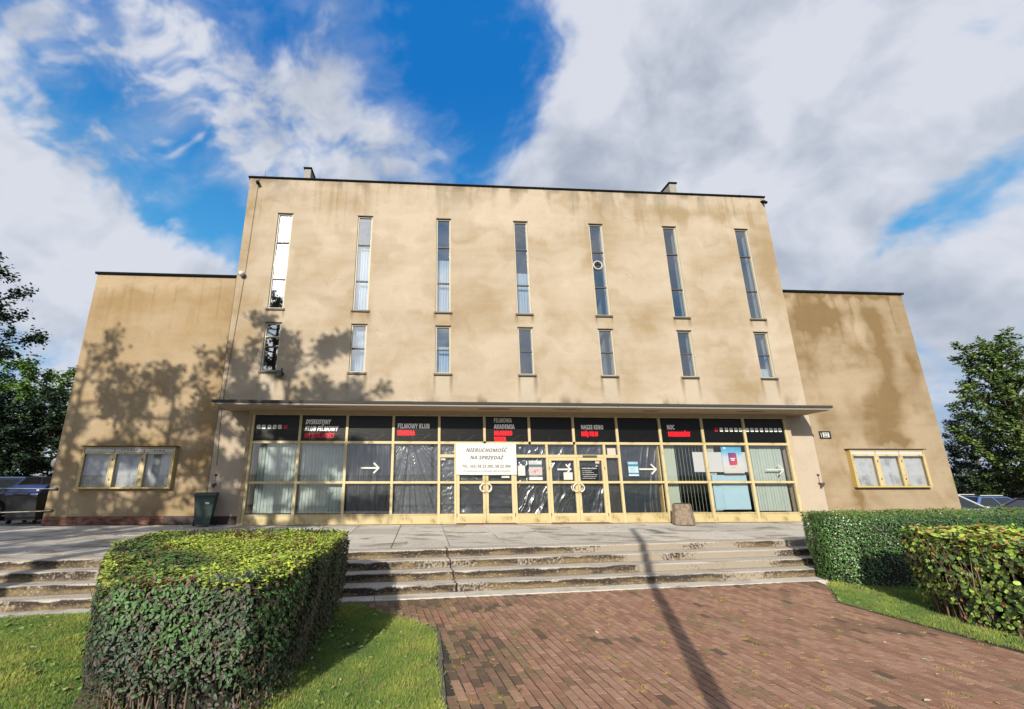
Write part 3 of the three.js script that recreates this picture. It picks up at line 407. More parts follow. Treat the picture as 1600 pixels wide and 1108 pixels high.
// ------------------------------------------------------------------ glazed entrance front
const FZ = 0.35, MX = [...Array(13).keys()].map((i) => -6.9 + i * 1.5125), MW = 0.042;
const YS = 0.31, Y2 = 1.27, Y1 = 2.53, YH = 3.45;
const textPanel = (lines) => canvasTex(768, 480, (g, w, h) => {
  g.fillStyle = '#030304'; g.fillRect(0, 0, w, h);
  for (const [txt, x, y, size, color, stretch, it, halo] of lines) {
    g.save(); g.translate(x * w, y * h); g.scale(stretch, 1.42); g.font = (it ? 'italic ' : '') + 'bold ' + size + 'px sans-serif'; g.textBaseline = 'middle';
    if (halo) { g.lineWidth = size * 0.2; g.strokeStyle = '#7d0a14'; g.lineJoin = 'round'; g.strokeText(txt, 0, 0); }
    g.fillStyle = color; g.fillText(txt, 0, 0); g.lineWidth = 4; g.strokeStyle = color; g.strokeText(txt, 0, 0); g.restore();
  }
});
const keyPanel = (keys) => canvasTex(768, 480, (g, w, h) => { g.fillStyle = '#060607'; g.fillRect(0, 0, w, h); for (const [x, red] of keys) { g.fillStyle = red ? '#c01a33' : '#e6e6e2'; g.beginPath(); g.roundRect(x * w - 32, h * 0.46 - 36, 64, 76, 16); g.fill(); g.strokeStyle = red ? '#7a0f20' : '#8f9294'; g.lineWidth = 7; g.beginPath(); g.ellipse(x * w, h * 0.46 + 2, 12, 17, 0.3, 0, 6.3); g.stroke(); } });
const Wt = '#ffffff', Rd = '#ff1a2a';
const crease = valueTex(512, 320, (u, v) => { let s = 0; for (let k = 0; k < 3; k++) { const a = 0.14 + 0.1 * k + 0.035 * gn(u * 6 + k * 9, k * 3) + 0.02 * gn(u * 17, k); s += sm(0.008, 0.0, Math.abs(v - a)) * sm(-0.15, 0.2, gn(u * 5 + k * 4, 7)); const b = 0.5 + 0.3 * k - 0.35 + (v - 0.2) * (k - 1) * 0.9 + 0.02 * gn(v * 30, k); s += 0.6 * sm(0.005, 0, Math.abs(u - b)) * sm(0.36, 0.2, v); } return 0.25 + 0.6 * s + 0.05 * gn(u * 30, v * 22); });
const panels = [
  keyPanel([[0.09], [0.2], [0.33], [0.445], [0.56], [0.69, 1]]),
  textPanel([['DYSKUSYJNY', 0.07, 0.26, 84, Wt, 0.86, 1], ['KLUB FILMOWY', 0.06, 0.52, 84, Wt, 0.92, 1], ['NA WOLNOŚCI', 0.06, 0.79, 84, '#e01c2c', 0.88, 1]]),
  textPanel([]), textPanel([['FILMOWY KLUB', 0.06, 0.4, 84, Wt, 0.92], ['SENIORA', 0.06, 0.67, 84, Rd, 0.86, 0, 1]]), textPanel([]),
  textPanel([['FILMOWA', 0.2, 0.15, 78, '#c4c4c2', 0.9], ['AKADEMIA', 0.2, 0.4, 78, Wt, 0.94], ['MŁODEGO', 0.2, 0.66, 78, Rd, 0.86, 0, 1], ['WIDZA', 0.2, 0.9, 78, Rd, 0.86, 0, 1]]),
  textPanel([]), textPanel([['NASZE KINO', 0.17, 0.4, 78, Wt, 0.92], ['MÓJ FILM', 0.17, 0.67, 78, Rd, 0.86, 0, 1]]), textPanel([]),
  textPanel([['NOC', 0.17, 0.38, 84, Wt, 0.8], ['HORRORÓW', 0.18, 0.66, 84, Rd, 0.86, 0, 1]]),
  keyPanel([[0.34, 1], [0.47], [0.6], [0.72], [0.84], [0.955]]), keyPanel([[0.07], [0.19], [0.305], [0.43], [0.56], [0.675], [0.79], [0.905]]),
];
const filmRaw = canvasTex(8, 8, (g) => { g.fillStyle = '#060607'; g.fillRect(0, 0, 8, 8); });
function pane(x0, x1, y0, y1, parent = cin, z = FZ - 0.055) { const o = mesh('pane', new THREE.BoxGeometry(x1 - x0, y1 - y0, 0.006), mat.glass, parent); o.position.set((x0 + x1) / 2, (y0 + y1) / 2, z); o.rotation.set(gauss() * 0.002, gauss() * 0.003, 0); return o; }
{
  const B = (x0, x1, y0, y1, z = FZ, d = 0.09) => bx(x0, x1, y0, y1, z - d, z, 0.006);
  MX.forEach((x, i) => { const inner = i > 4 && i < 8; part('mullion', B(x - MW, x + MW, inner ? Y1 + 0.042 : 0.004, YH), mat.cream); });
  for (let i = 0; i < 12; i++) {
    const a = MX[i] + MW, b = MX[i + 1] - MW;
    part('transom', B(a + 0.001, b - 0.001, Y1 - 0.042, Y1 + 0.04, FZ - 0.003), mat.cream); part('head_rail', B(a + 0.001, b - 0.001, YH - 0.045, YH - 0.002, FZ - 0.004), mat.cream);
    const tx = panels[i], m = P(1, 1, 1, 0.4, { map: tx, bumpMap: crease, bumpScale: 0.006, specularIntensity: 0.55 });
    const o = part(i === 2 || i === 4 || i === 6 || i === 8 ? 'black_pane' : 'lettered_pane', new THREE.BoxGeometry(b - a, YH - 0.045 - Y1 - 0.04, 0.012), [mat.black, mat.black, mat.black, mat.black, m, mat.black]); o.position.set((a + b) / 2, (YH - 0.045 + Y1 + 0.04) / 2, FZ - 0.06);
    if (i < 4 || i > 7) {
      part('transom', B(a + 0.001, b - 0.001, Y2 - 0.036, Y2 + 0.036, FZ - 0.003), mat.cream);
      part('sill_panel', [B(a + 0.001, b - 0.001, 0.006, YS, FZ - 0.006), bx(a + 0.001, b - 0.001, YS - 0.03, YS + 0.004, FZ - 0.02, FZ + 0.012, 0.005)], mat.creamPanel);
      pane(a, b, Y2 + 0.036, Y1 - 0.042); pane(a, b, YS, Y2 - 0.036);
    }
  }
  // entrance bays: side lights, two pairs of doors and a fixed light between them
  const posts = [[-0.35, -0.275], [1.613, 1.69], [2.70, 2.777], [4.665, 4.74]];
  for (const [a, b] of posts) part('door_post', B(a, b, 0.004, Y1 - 0.044), mat.cream);
  const L = MX[4] + MW, R = MX[8] - MW;
  const bays = [[L, posts[0][0]], [posts[0][1], posts[1][0]], [posts[1][1], posts[2][0]], [posts[2][1], posts[3][0]], [posts[3][1], R]];
  bays.forEach(([a, b], k) => {
    part('transom', B(a + 0.001, b - 0.001, 2.055, 2.155, FZ - 0.003), mat.cream);
    const door = k === 1 || k === 3, mid = (a + b) / 2;
    if (door) { part('glazing_bar', B(mid - 0.03, mid + 0.03, 2.156, Y1 - 0.044, FZ - 0.004), mat.cream); pane(a, mid - 0.03, 2.155, Y1 - 0.044); pane(mid + 0.03, b, 2.155, Y1 - 0.044); } else pane(a, b, 2.155, Y1 - 0.044);
    if (!door) {
      part('transom', B(a + 0.001, b - 0.001, Y2 - 0.036, Y2 + 0.036, FZ - 0.003), mat.cream);
      part('sill_panel', [B(a + 0.001, b - 0.001, 0.006, YS, FZ - 0.006), bx(a + 0.04, b - 0.04, 0.07, 0.23, FZ - 0.006, FZ + 0.003, 0.002)], mat.creamPanel);
      pane(a, b, Y2 + 0.036, 2.055); pane(a, b, YS, Y2 - 0.036);
      return;
    }
    for (const side of [-1, 1]) {
      const x0 = side < 0 ? a + 0.004 : mid + 0.004, x1 = side < 0 ? mid - 0.004 : b - 0.004, z = FZ + 0.004, d = group('door', cin);
      const top = k === 3 ? 1.965 : 1.965, s = 0.088;
      mesh('door_frame', [bx(x0, x0 + s, 0.03, 2.05, z - 0.08, z, 0.005), bx(x1 - s, x1, 0.03, 2.05, z - 0.08, z, 0.005), bx(x0 + s, x1 - s, top, 2.05, z - 0.08, z - 0.002, 0.004), bx(x0 + s, x1 - s, Y2 - 0.04, Y2 + 0.04, z - 0.08, z - 0.002, 0.004), bx(x0 + s, x1 - s, 0.03, YS, z - 0.07, z - 0.004, 0.004)], mat.cream, d);
      mesh('kick_panel', bx(x0 + s + 0.02, x1 - s - 0.02, 0.075, 0.235, z - 0.02, z + 0.003, 0.003), mat.creamPanel, d);
      pane(x0 + s, x1 - s, Y2 + 0.04, top, d); pane(x0 + s, x1 - s, YS, Y2 - 0.04, d);
      const hx = side < 0 ? x1 - 0.03 : x0 + 0.03;
      const ring = new THREE.TorusGeometry(0.125, 0.021, 8, 26, Math.PI * 1.0); ring.rotateZ(side < 0 ? Math.PI / 2 : -Math.PI / 2); ring.translate(hx - side * -0.02, 1.1, z + 0.05);
      const h = mesh('handle', [ring.toNonIndexed(), rod([hx + side * 0.02, 1.215, z], [hx + side * 0.02, 1.215, z + 0.055], 0.013), rod([hx + side * 0.02, 0.985, z], [hx + side * 0.02, 0.985, z + 0.055], 0.013)], mat.handle, d);
      const ring2 = ring.clone(); ring2.translate(0, 0, -0.19); mesh('inner_handle', ring2, mat.handle, d);
      const hin = side < 0 ? x0 + 0.002 : x1 - 0.002; for (const y of [0.27, 1.72]) mesh('hinge', new THREE.CylinderGeometry(0.012, 0.012, 0.1, 8).translate(hin, y, z + 0.006), mat.rust, d);
      mesh('lock', bx(hx - 0.012, hx + 0.012, 0.93, 0.99, z, z + 0.012, 0.003), mat.steel, d);
    }
  });
  part('threshold', [bx(-0.32, 1.66, 0.0, 0.022, FZ + 0.012, FZ + 0.16, 0.004)], M(0.16, 0.07, 0.04, 0.9)); part('threshold', [bx(2.75, 4.72, 0.0, 0.022, FZ + 0.012, FZ + 0.16, 0.004)], M(0.16, 0.07, 0.04, 0.9));
  part('door_closer', bx(3.93, 4.42, 2.08, 2.135, FZ, FZ + 0.04, 0.006), M(0.07, 0.07, 0.06, 0.5));
  part('inner_panel', bx(6.60, 6.63, 0.02, 2.5, -0.28, 0.25), mat.creamPanel); part('inner_panel', bx(-6.85, -6.82, 0.02, 2.5, -0.2, 0.25), M(0.25, 0.21, 0.12, 0.8));
  part('inner_sill', bx(-6.85, 11.2, 0.2, 0.295, -0.3, 0.24), M(0.3, 0.27, 0.2, 0.7));
}

// ------------------------------------------------------------------ what hangs and stands behind and on the glass
function drape(name, label, x0, x1, y0, y1, z, fold, m, nx = 70, ny = 70) {
  const g = new THREE.PlaneGeometry(x1 - x0, y1 - y0, nx, ny), p = g.attributes.position;
  for (let i = 0; i < p.count; i++) { const u = p.getX(i) / (x1 - x0) + 0.5, v = p.getY(i) / (y1 - y0) + 0.5; p.setZ(i, fold(u, v)); }
  g.computeVertexNormals(); g.translate((x0 + x1) / 2, (y0 + y1) / 2, z); const o = mesh(name, g, m); return tag(o, label, 'plastic sheet', 'dark sheets behind the glass');
}
const film = P(0.022, 0.028, 0.036, 0.28, { side: THREE.DoubleSide, clearcoat: 0.6, clearcoatRoughness: 0.2 }), film2 = P(0.05, 0.058, 0.07, 0.33, { side: THREE.DoubleSide, clearcoat: 0.5, clearcoatRoughness: 0.25 });
const pleat = (f, a, s) => (u, v) => a * (fbm(u * f + 0.8 * fbm(u * 2 + s, v * 1.5, 2), v * 0.7 + s, 4)) * (0.5 + 0.6 * v);
const diag = (f, a, s, kx, ky) => (u, v) => { const q = u * kx + v * ky, w = 0.35 * fbm(u * 2 + s, v * 2, 2); return a * (Math.pow(Math.max(0, fbm((q + w) * f, (u * -ky + v * kx) * 0.8 + s, 3) + 0.1), 1.4) * 2.2 + 0.25 * fbm(u * 9 + s, v * 9, 3)); };
const fan = (cx, a) => (u, v) => { const t = Math.atan2(u - cx, 1.12 - v); return a * (fbm(t * 13, 1.3 + v * 0.4, 3)) * (0.6 + 0.5 * v) + 0.12 * a * fbm(u * 12, v * 12, 3) + sm(0.84, 1, v) * a * fbm(u * 8, v * 8 + 3, 3) * 1.4; };
drape('plastic_sheet', 'black plastic sheet in straight pleats behind the glass with the left arrow', MX[2] + 0.03, MX[3] - 0.03, YS - 0.02, Y1, 0.19, pleat(11, 0.10, 3), film);
drape('plastic_sheet', 'dark plastic sheet gathered to a point in fan folds, left of the narrow side window', MX[3] + 0.03, MX[4] - 0.03, YS - 0.02, Y1, 0.19, fan(0.35, 0.09), film2);
drape('plastic_sheet', 'narrow dark plastic sheet behind the side window left of the banner', MX[4] + 0.03, -0.33, YS - 0.02, Y1, 0.19, (u, v) => 0.03 * fbm(u * 3, v * 22, 3), film2, 24, 80);
drape('plastic_sheet', 'black plastic sheet behind the pair of doors under the white banner', -0.33, 1.65, YS - 0.1, Y1, 0.18, diag(3.2, 0.07, 5, 0.5, 1.6), film, 80, 80);
drape('plastic_sheet', 'black plastic sheet with bunched diagonal creases between the two pairs of doors', 1.67, 2.73, YS - 0.02, Y1, 0.19, diag(4.5, 0.08, 9, 1.1, -1.3), film, 80, 80);
drape('plastic_sheet', 'black plastic sheet behind the right pair of doors with ring handles', 2.74, 4.7, YS - 0.1, Y1, 0.18, diag(3.4, 0.07, 14, 1.5, -0.7), film, 80, 80);
drape('plastic_sheet', 'narrow black plastic sheet behind the side window right of the doors', 4.71, MX[8] - 0.03, YS - 0.02, Y1, 0.19, (u, v) => 0.01 * fbm(u * 3, v * 6, 3), M(0.02, 0.02, 0.022, 0.6), 24, 60);
drape('plastic_sheet', 'black plastic sheet with long curved creases behind the blue leaflet', MX[8] + 0.03, 6.52, YS - 0.02, Y1, 0.19, (u, v) => { const q = u - 0.28 * Math.pow(Math.max(0, v - 0.1), 1.6); return 0.05 * Math.pow(Math.max(0, fbm(q * 9, v * 0.8 + 2, 3) + 0.12), 1.3) * 2 * sm(0.25, 0.8, u + 0.1) + 0.012 * fbm(u * 4, v * 8, 3); }, film);

function blind(label, x0, x1, n, turn, gaps, tone) {
  const t = tag(group('vertical_blind', null, [x0, YS + 0.03, 0.12]), label, 'blind', 'vertical blinds behind the glass');
  const w = (x1 - x0) / n, h = Y1 - YS - 0.06, m = M(...tone.map((c, i) => c * [0.56, 0.62, 0.58][i]), 0.85, { side: THREE.DoubleSide });
  mesh('head_rail', bx(0, x1 - x0, h, h + 0.03, -0.03, 0.02), mat.white, t);
  for (let k = 0; k < n; k++) { const g = new THREE.BoxGeometry(w * 1.08, h, 0.002, 4, 1, 1), p = g.attributes.position; for (let i = 0; i < p.count; i++) p.setZ(i, p.getZ(i) - 0.008 * Math.pow(p.getX(i) / w * 2, 2)); g.computeVertexNormals(); g.translate(0, h / 2 - 0.002, 0); const s = mesh('slat', g, m, t); s.position.set(w * (k + 0.5) + (gaps.includes(k) ? w * 0.22 : 0), 0, gauss() * 0.004); s.rotation.y = turn(k / n) + gauss() * 0.05 + (gaps.includes(k) ? 0.7 : 0); s.rotation.z = gauss() * 0.003; }
  return t;
}
blind('pale grey vertical blind with two dark gaps in the leftmost shop window', MX[0] + 0.2, MX[1] - 0.05, 12, () => -0.22, [4, 6], [0.50, 0.56, 0.56]);
blind('closed pale grey vertical blind in the second shop window from the left', MX[1] + 0.07, MX[2] - 0.05, 13, () => -0.2, [], [0.52, 0.58, 0.58]);
blind('half open vertical blind with dark gaps behind the concrete block', MX[9] + 0.05, MX[10] - 0.02, 12, (u) => (u < 0.3 ? -0.3 : 1.02), [], [0.50, 0.54, 0.47]);
blind('short vertical blind beside the blue poster', MX[10] + 0.05, MX[10] + 0.42, 3, () => -0.4, [], [0.45, 0.5, 0.42]);
blind('closed pale grey vertical blind in the rightmost shop window', MX[11] + 0.05, MX[12] - 0.15, 13, () => 0.12, [], [0.56, 0.60, 0.58]);

// banner
{
  const t = canvasTex(1200, 600, (g, w, h) => {
    g.fillStyle = '#efeeec'; g.fillRect(0, 0, w, h); g.textAlign = 'center'; g.fillStyle = '#5d5d60';
    const line = (s, y, size, sx, it, c) => { g.save(); g.translate(w / 2, y); g.scale(sx, 1); g.font = (it ? 'italic ' : '') + 'bold ' + size + 'px sans-serif'; g.fillStyle = c; g.fillText(s, 0, 0); g.restore(); };
    line('NIERUCHOMOŚĆ', 168, 100, 1.02, 1, '#3f3f44'); line('NA SPRZEDAŻ', 310, 100, 1.02, 1, '#3f3f44'); line('TEL. (62) 58 22 205, 58 22 204', 465, 74, 0.96, 0, '#3f3f44'); line('SPÓŁDZIELNIA W OSTROWIE WIELKOPOLSKIM', 545, 38, 1.13, 0, '#77777c');
  });
  const g = new THREE.BoxGeometry(1.99, 1.01, 0.006, 60, 30, 1), p = g.attributes.position;
  for (let i = 0; i < p.count; i++) { const x = p.getX(i), y = p.getY(i); p.setZ(i, p.getZ(i) + 0.012 * fbm(x * 2 + 5, y * 2, 3) + 0.010 * Math.sin((x * 0.6 + y * 1.4) * 5) * sm(-0.3, 0.9, x) + 0.004 * gn(x * 7, y * 7)); p.setY(i, y - 0.012 * (1 - Math.pow(x, 2)) * (y > 0 ? 1 : 0.4)); }
  g.computeVertexNormals();
  const em = M(0.55, 0.55, 0.54, 0.6), b = mesh('sale_banner', g, [em, em, em, em, M(0.66, 0.66, 0.665, 0.6, { map: t }), em]); b.position.set(0.7, 2.015, FZ + 0.045);
  tag(b, 'white banner offering the property for sale, over the left pair of doors', 'banner');
}
function leaflet(name, label, x0, x1, y0, y1, draw, opt = {}) {
  const z = opt.z ?? FZ - 0.046, t = draw ? canvasTex(256, Math.round(256 * (y1 - y0) / (x1 - x0)), draw) : null, side = M(0.45, 0.45, 0.45, 0.7);
  const g = new THREE.BoxGeometry(x1 - x0, y1 - y0, 0.003, 6, 6, 1), p = g.attributes.position; for (let i = 0; i < p.count; i++) p.setZ(i, p.getZ(i) + (opt.curl ?? 0.002) * gn(p.getX(i) * 6 + x0, p.getY(i) * 6)); g.computeVertexNormals();
  const o = mesh(name, g, draw ? [side, side, side, side, M(0.66, 0.66, 0.66, 0.7, { map: t }), side] : M(...(opt.color || [0.72, 0.73, 0.72]).map((c) => c * 0.66), 0.7)); o.position.set((x0 + x1) / 2, (y0 + y1) / 2, z); o.rotation.z = opt.turn || 0; return tag(o, label, opt.cat || 'notice');
}
const scrib = (g, x, y, w, n, lh, c, th = 3) => { g.fillStyle = c; for (let i = 0; i < n; i++) { let q = x; const e = x + w * (0.7 + 0.3 * Math.abs(gn(i * 3.1 + y, 2))); while (q < e) { const l = 5 + 9 * Math.abs(gn(q, i + y)); g.fillRect(q, y + i * lh, l, th); q += l + 4; } } };
leaflet('notice', 'blank white notice sheet on the fixed pane, beside the banner', 1.75, 1.99, 1.48, 1.8, (g, w, h) => { g.fillStyle = '#dfe3e2'; g.fillRect(0, 0, w, h); scrib(g, 40, 60, 170, 7, 34, '#b4bab8', 5); });
leaflet('poster', 'grey and red event poster between the two pairs of doors', 2.12, 2.56, 1.34, 1.96, (g, w, h) => { g.fillStyle = '#c8d0d2'; g.fillRect(0, 0, w, h); g.fillStyle = '#5b7379'; g.fillRect(0, h * 0.2, w, h * 0.13); g.fillStyle = '#e8ecec'; g.fillRect(20, 16, w - 40, h * 0.13); scrib(g, 30, 26, 190, 2, 22, '#3e5157', 9); g.fillStyle = '#d6c3c4'; g.fillRect(0, h * 0.34, w, h * 0.4); for (let i = 0; i < 30; i++) { g.fillStyle = ['#c65a5e', '#e9dcdc', '#a7a0a6', '#d98d8c'][i % 4]; g.beginPath(); g.arc((0.5 + 0.48 * gn(i * 1.7, 3)) * w, h * (0.54 + 0.17 * gn(i * 2.3, 9)), 9 + 10 * Math.abs(gn(i, 5)), 0, 7); g.fill(); } g.fillStyle = '#5d686c'; g.fillRect(0, h * 0.75, w, h * 0.1); scrib(g, 24, h * 0.78, 200, 1, 20, '#e8e8e8', 9); g.fillStyle = '#eef0f0'; g.fillRect(0, h * 0.86, w, h * 0.14); }, { cat: 'poster' });
leaflet('notice', 'white square notice under the broken arrow on the right pair of doors', 3.27, 3.57, 1.35, 1.585, (g, w, h) => { g.fillStyle = '#e6e8e2'; g.fillRect(0, 0, w, h); scrib(g, 40, 40, 150, 6, 26, '#c2c5bf', 4); });
leaflet('notice', 'small white notice half hidden below the banner', 1.2, 1.46, 1.41, 1.515, (g, w, h) => { g.fillStyle = '#e8ecec'; g.fillRect(0, 0, w, h); scrib(g, 20, 30, 200, 2, 34, '#9fb0a8', 9); });
leaflet('notice', 'cream sheet taped in the small top pane right of the doors', 4.8, 5.09, 2.14, 2.37, null, { color: [0.72, 0.64, 0.57], z: FZ - 0.02 });
leaflet('sticker', 'small pale sticker in the upper corner of the right door', 4.37, 4.51, 1.87, 1.955, null, { color: [0.75, 0.6, 0.5], cat: 'sticker' });
leaflet('sticker', 'small white sticker on the narrow pane left of the banner', -0.79, -0.64, 1.97, 2.03, null, { color: [0.7, 0.7, 0.66], cat: 'sticker' });
leaflet('leaflet', 'pale blue leaflet left of the long white arrow', 5.48, 5.83, 1.47, 1.93, (g, w, h) => { g.fillStyle = '#9ccbe2'; g.fillRect(0, 0, w, h); g.fillStyle = '#3f88a8'; g.fillRect(0, h * 0.17, w, h * 0.16); scrib(g, 30, 24, 190, 2, 22, '#e9f6fb', 10); g.fillStyle = '#cfe8f2'; g.fillRect(14, h * 0.35, w - 28, h * 0.42); scrib(g, 34, h * 0.4, 190, 5, 26, '#5b86a0', 9); g.fillStyle = '#4b86a6'; g.fillRect(0, h * 0.78, w, h * 0.1); g.fillStyle = '#dff1f8'; g.fillRect(0, h * 0.9, w, h * 0.1); }, { cat: 'leaflet' });
{ // white lettering straight on the door glass
  const t = document.createElement('canvas'); t.width = 512; t.height = 440; const g = t.getContext('2d'); g.fillStyle = '#101316'; g.fillRect(0, 0, 512, 440); g.fillStyle = '#f0f0f0'; const rw = (x, y, w, h, n) => { for (let i = 0; i < n; i++) { const q = x + w * i / n, k = w / n * (0.55 + 0.25 * Math.abs(gn(i * 2.7, y))); g.fillRect(q, y + h * 0.2 * Math.abs(gn(i, 5)), k * 0.35, h); g.fillRect(q, y + h * 0.4 * (i & 1), k, h * 0.28); } }; rw(10, 36, 470, 44, 12); [[14, 300], [20, 360], [10, 470], [26, 430], [14, 400]].forEach(([x, w], i) => rw(x, 124 + i * 60, w, 24, Math.round(w / 24)));
  const tx = new THREE.CanvasTexture(t); tx.colorSpace = THREE.SRGBColorSpace; const o = mesh('lettered_film', new THREE.BoxGeometry(0.56, 0.44, 0.002), [mat.black, mat.black, mat.black, mat.black, M(1, 1, 1, 0.3, { map: tx }), mat.black]); o.position.set(4.17, 1.55, FZ - 0.044); tag(o, 'black film with white lettering on the rightmost door leaf', 'sign');
}
function arrow(label, x0, x1, y, broken, tone = [0.56, 0.545, 0.5]) {
  const L = x1 - x0, t = 0.045, hd = 0.17, gs = [];
  const bar = (ax, ay, bx_, by) => { const l = Math.hypot(bx_ - ax, by - ay), g = new THREE.BoxGeometry(l, t * 1.15, 0.004); g.rotateZ(Math.atan2(by - ay, bx_ - ax)); g.translate((ax + bx_) / 2, (ay + by) / 2, 0); gs.push(g); };
  bar(0, 0, L - 0.02, 0); bar(L + 0.005, -0.012, L - hd, hd * 0.95); if (!broken) bar(L + 0.005, 0.012, L - hd, -hd * 0.95); else bar(L - 0.06, -0.03, L - 0.14, -0.12);
  gs.forEach((g, i) => g.translate(0, 0, i * 0.0045));
  const o = mesh('arrow_sticker', gs, M(...tone, 0.6)); o.position.set(x0, y, FZ - 0.047); return tag(o, label, 'arrow', null);
}
arrow('white arrow sticker on the black sheet, third window from the left', -3.37, -2.79, 1.72);
arrow('white arrow sticker with a missing barb on the right pair of doors', 3.07, 3.53, 1.68, true);
arrow('white arrow sticker right of the pale blue leaflet', 5.86, 6.44, 1.69);
arrow('pale green arrow sticker on the rightmost window over a closed blind', 10.32, 10.92, 1.68, false, [0.46, 0.49, 0.41]);
leaflet('notice_board', 'blank white board standing behind the glass, crossing two windows beside the blue poster', 7.83, 9.73, 1.6, 2.26, null, { color: [0.64, 0.66, 0.66], z: 0.2, cat: 'board', curl: 0.004 });
leaflet('poster', 'blue and white poster with a tilted red and violet card', 8.86, 9.58, 1.56, 2.49, (g, w, h) => {
  const k = g.createLinearGradient(0, 0, 0, h); k.addColorStop(0, '#2f9fd8'); k.addColorStop(0.18, '#58b4e2'); k.addColorStop(0.42, '#c9d9e6'); k.addColorStop(0.7, '#d8dbe0'); k.addColorStop(1, '#d9d2c4'); g.fillStyle = k; g.fillRect(0, 0, w, h);
  g.fillStyle = '#eef3f0'; g.beginPath(); g.ellipse(46, h * 0.1, 18, 11, 0, 0, 7); g.fill(); scrib(g, 80, h * 0.09, 140, 1, 10, '#7cc4ea', 6);
  const r = g.createLinearGradient(80, h * 0.3, 180, h * 0.7); r.addColorStop(0, '#4a2f8f'); r.addColorStop(0.4, '#a3296f'); r.addColorStop(1, '#e2402c'); g.fillStyle = r; g.beginPath(); g.roundRect(80, h * 0.27, 104, h * 0.45, 10); g.fill(); g.fillStyle = '#fff'; g.fillRect(102, h * 0.46, 60, 14); g.fillRect(112, h * 0.46 + 20, 40, 12); g.fillStyle = '#f29a2e'; g.beginPath(); g.moveTo(184, h * 0.64); g.lineTo(184, h * 0.72); g.lineTo(150, h * 0.72); g.fill(); scrib(g, 100, h * 0.79, 60, 1, 10, '#8896b8', 7); }, { z: 0.225, cat: 'poster' });
leaflet('poster_rail', 'dark clip rail under the blue and white poster', 8.85, 9.57, 1.505, 1.55, null, { color: [0.03, 0.035, 0.045], z: 0.23, cat: 'rail' });
leaflet('paper_sheet', 'narrow pale blue paper sheet with a curled corner behind the lower window', 8.42, 8.75, 0.38, 1.5, null, { color: [0.40, 0.62, 0.74], z: 0.17, cat: 'paper sheet', curl: 0.02 });
leaflet('paper_sheet', 'wide pale blue paper sheet behind the lower window, under the blue poster', 8.74, 9.64, 0.39, 1.5, null, { color: [0.42, 0.64, 0.75], z: 0.18, cat: 'paper sheet', curl: 0.012 });

// display cases on the wings
function displayCase(x0, x1, label, letters, back, z0) {
  const c = tag(group('display_case', null, [x0, 1.08, z0]), label, 'display case'), W = x1 - x0, H = 1.3, D = 0.17, F = mat.cream;
  mesh('case_body', [bx(0, W, 0, 0.05, 0, D, 0.006), bx(0, 0.045, 0.051, H, 0, D - 0.002, 0.006), bx(W - 0.045, W, 0.051, H, 0, D - 0.002, 0.006), bx(0.046, W - 0.046, H - 0.05, H - 0.002, 0, D - 0.004, 0.006)], M(0.50, 0.36, 0.13, 0.55), c);
  mesh('roof_sheet', bx(-0.05, W + 0.06, H + 0.002, H + 0.028, 0, D + 0.05, 0.006), M(0.06, 0.055, 0.05, 0.6, { metalness: 0.4 }), c);
  mesh('back_board', bx(0.046, W - 0.046, 0.051, H - 0.19, 0.004, 0.02), back, c);
  mesh('cross_rail', bx(0.046, W - 0.046, H - 0.23, H - 0.18, 0.02, D + 0.004, 0.005), F, c);
  const w3 = (W - 0.09) / 3;
  for (let k = 0; k < 3; k++) {
    const a = 0.045 + k * w3;
    if (k) mesh('case_post', bx(a - 0.055, a + 0.055, 0.051, H - 0.231, 0.02, D - 0.006, 0.006), F, c);
    const hdr = canvasTex(320, 56, (g, w, h) => { g.fillStyle = '#d9d8d4'; g.fillRect(0, 0, w, h); g.fillStyle = '#2d2c2b'; g.font = 'bold 38px sans-serif'; g.textAlign = 'center'; if (letters[k]) g.fillText(letters[k].split('').join(' '), w * 0.5, letters[k].length > 4 ? 34 : 44, 260); });
    const em = mat.white; mesh('header_board', new THREE.BoxGeometry(w3 - 0.02, 0.12, 0.012), [em, em, em, em, M(0.72, 0.72, 0.72, 0.5, { map: hdr }), em], c).position.set(a + w3 / 2, H - 0.115, D - 0.03);
    const p = mesh('pane', new THREE.BoxGeometry(w3 - (k === 1 ? 0.11 : 0.06), H - 0.29, 0.005), mat.glass, c); p.position.set(a + w3 / 2 + (k === 0 ? -0.027 : k === 2 ? 0.027 : 0), (H - 0.18) / 2, D - 0.05);
    for (const y of [0.25, 0.86]) if (k < 2) mesh('hinge', bx(a + w3 - 0.012, a + w3 + 0.012, y, y + 0.07, D - 0.008, D + 0.01, 0.004), mat.rust, c);
    mesh('frame_strip', [bx(a + (k ? 0.056 : 0.002), a + (k ? 0.085 : 0.04), 0.052, H - 0.232, D - 0.04, D + 0.002, 0.004), bx(a + w3 - (k < 2 ? 0.085 : 0.04), a + w3 - (k < 2 ? 0.056 : 0.002), 0.052, H - 0.232, D - 0.04, D + 0.002, 0.004)], F, c);
  }
  return c;
}
const clothTex = colorTex(256, 256, (u, v) => { const a = fbm(u * 4, v * 4, 5, 4), b = gn(u * 60, v * 4), q = fbm(u * 2 + 4, v * 2, 3); return mix3([0.50, 0.53, 0.56], [0.27, 0.30, 0.33], sm(-0.1, 0.45, a + 0.2 * b + q * 0.4)); });
displayCase(-12.24, -9.38, 'wooden display case with faded header letters on the left wing, in tree shade', ['', 'STUDIO', 'KINO'], M(0.62, 0.62, 0.62, 0.9, { map: rep(clothTex, 0.7, 0.7) }), -0.15);
displayCase(13.76, 16.58, 'sunlit wooden display case with blank white header on the right wing', ['', '', ''], M(0.72, 0.72, 0.72, 0.9, { map: rep(clothTex, 0.7, 0.7) }), -0.15);

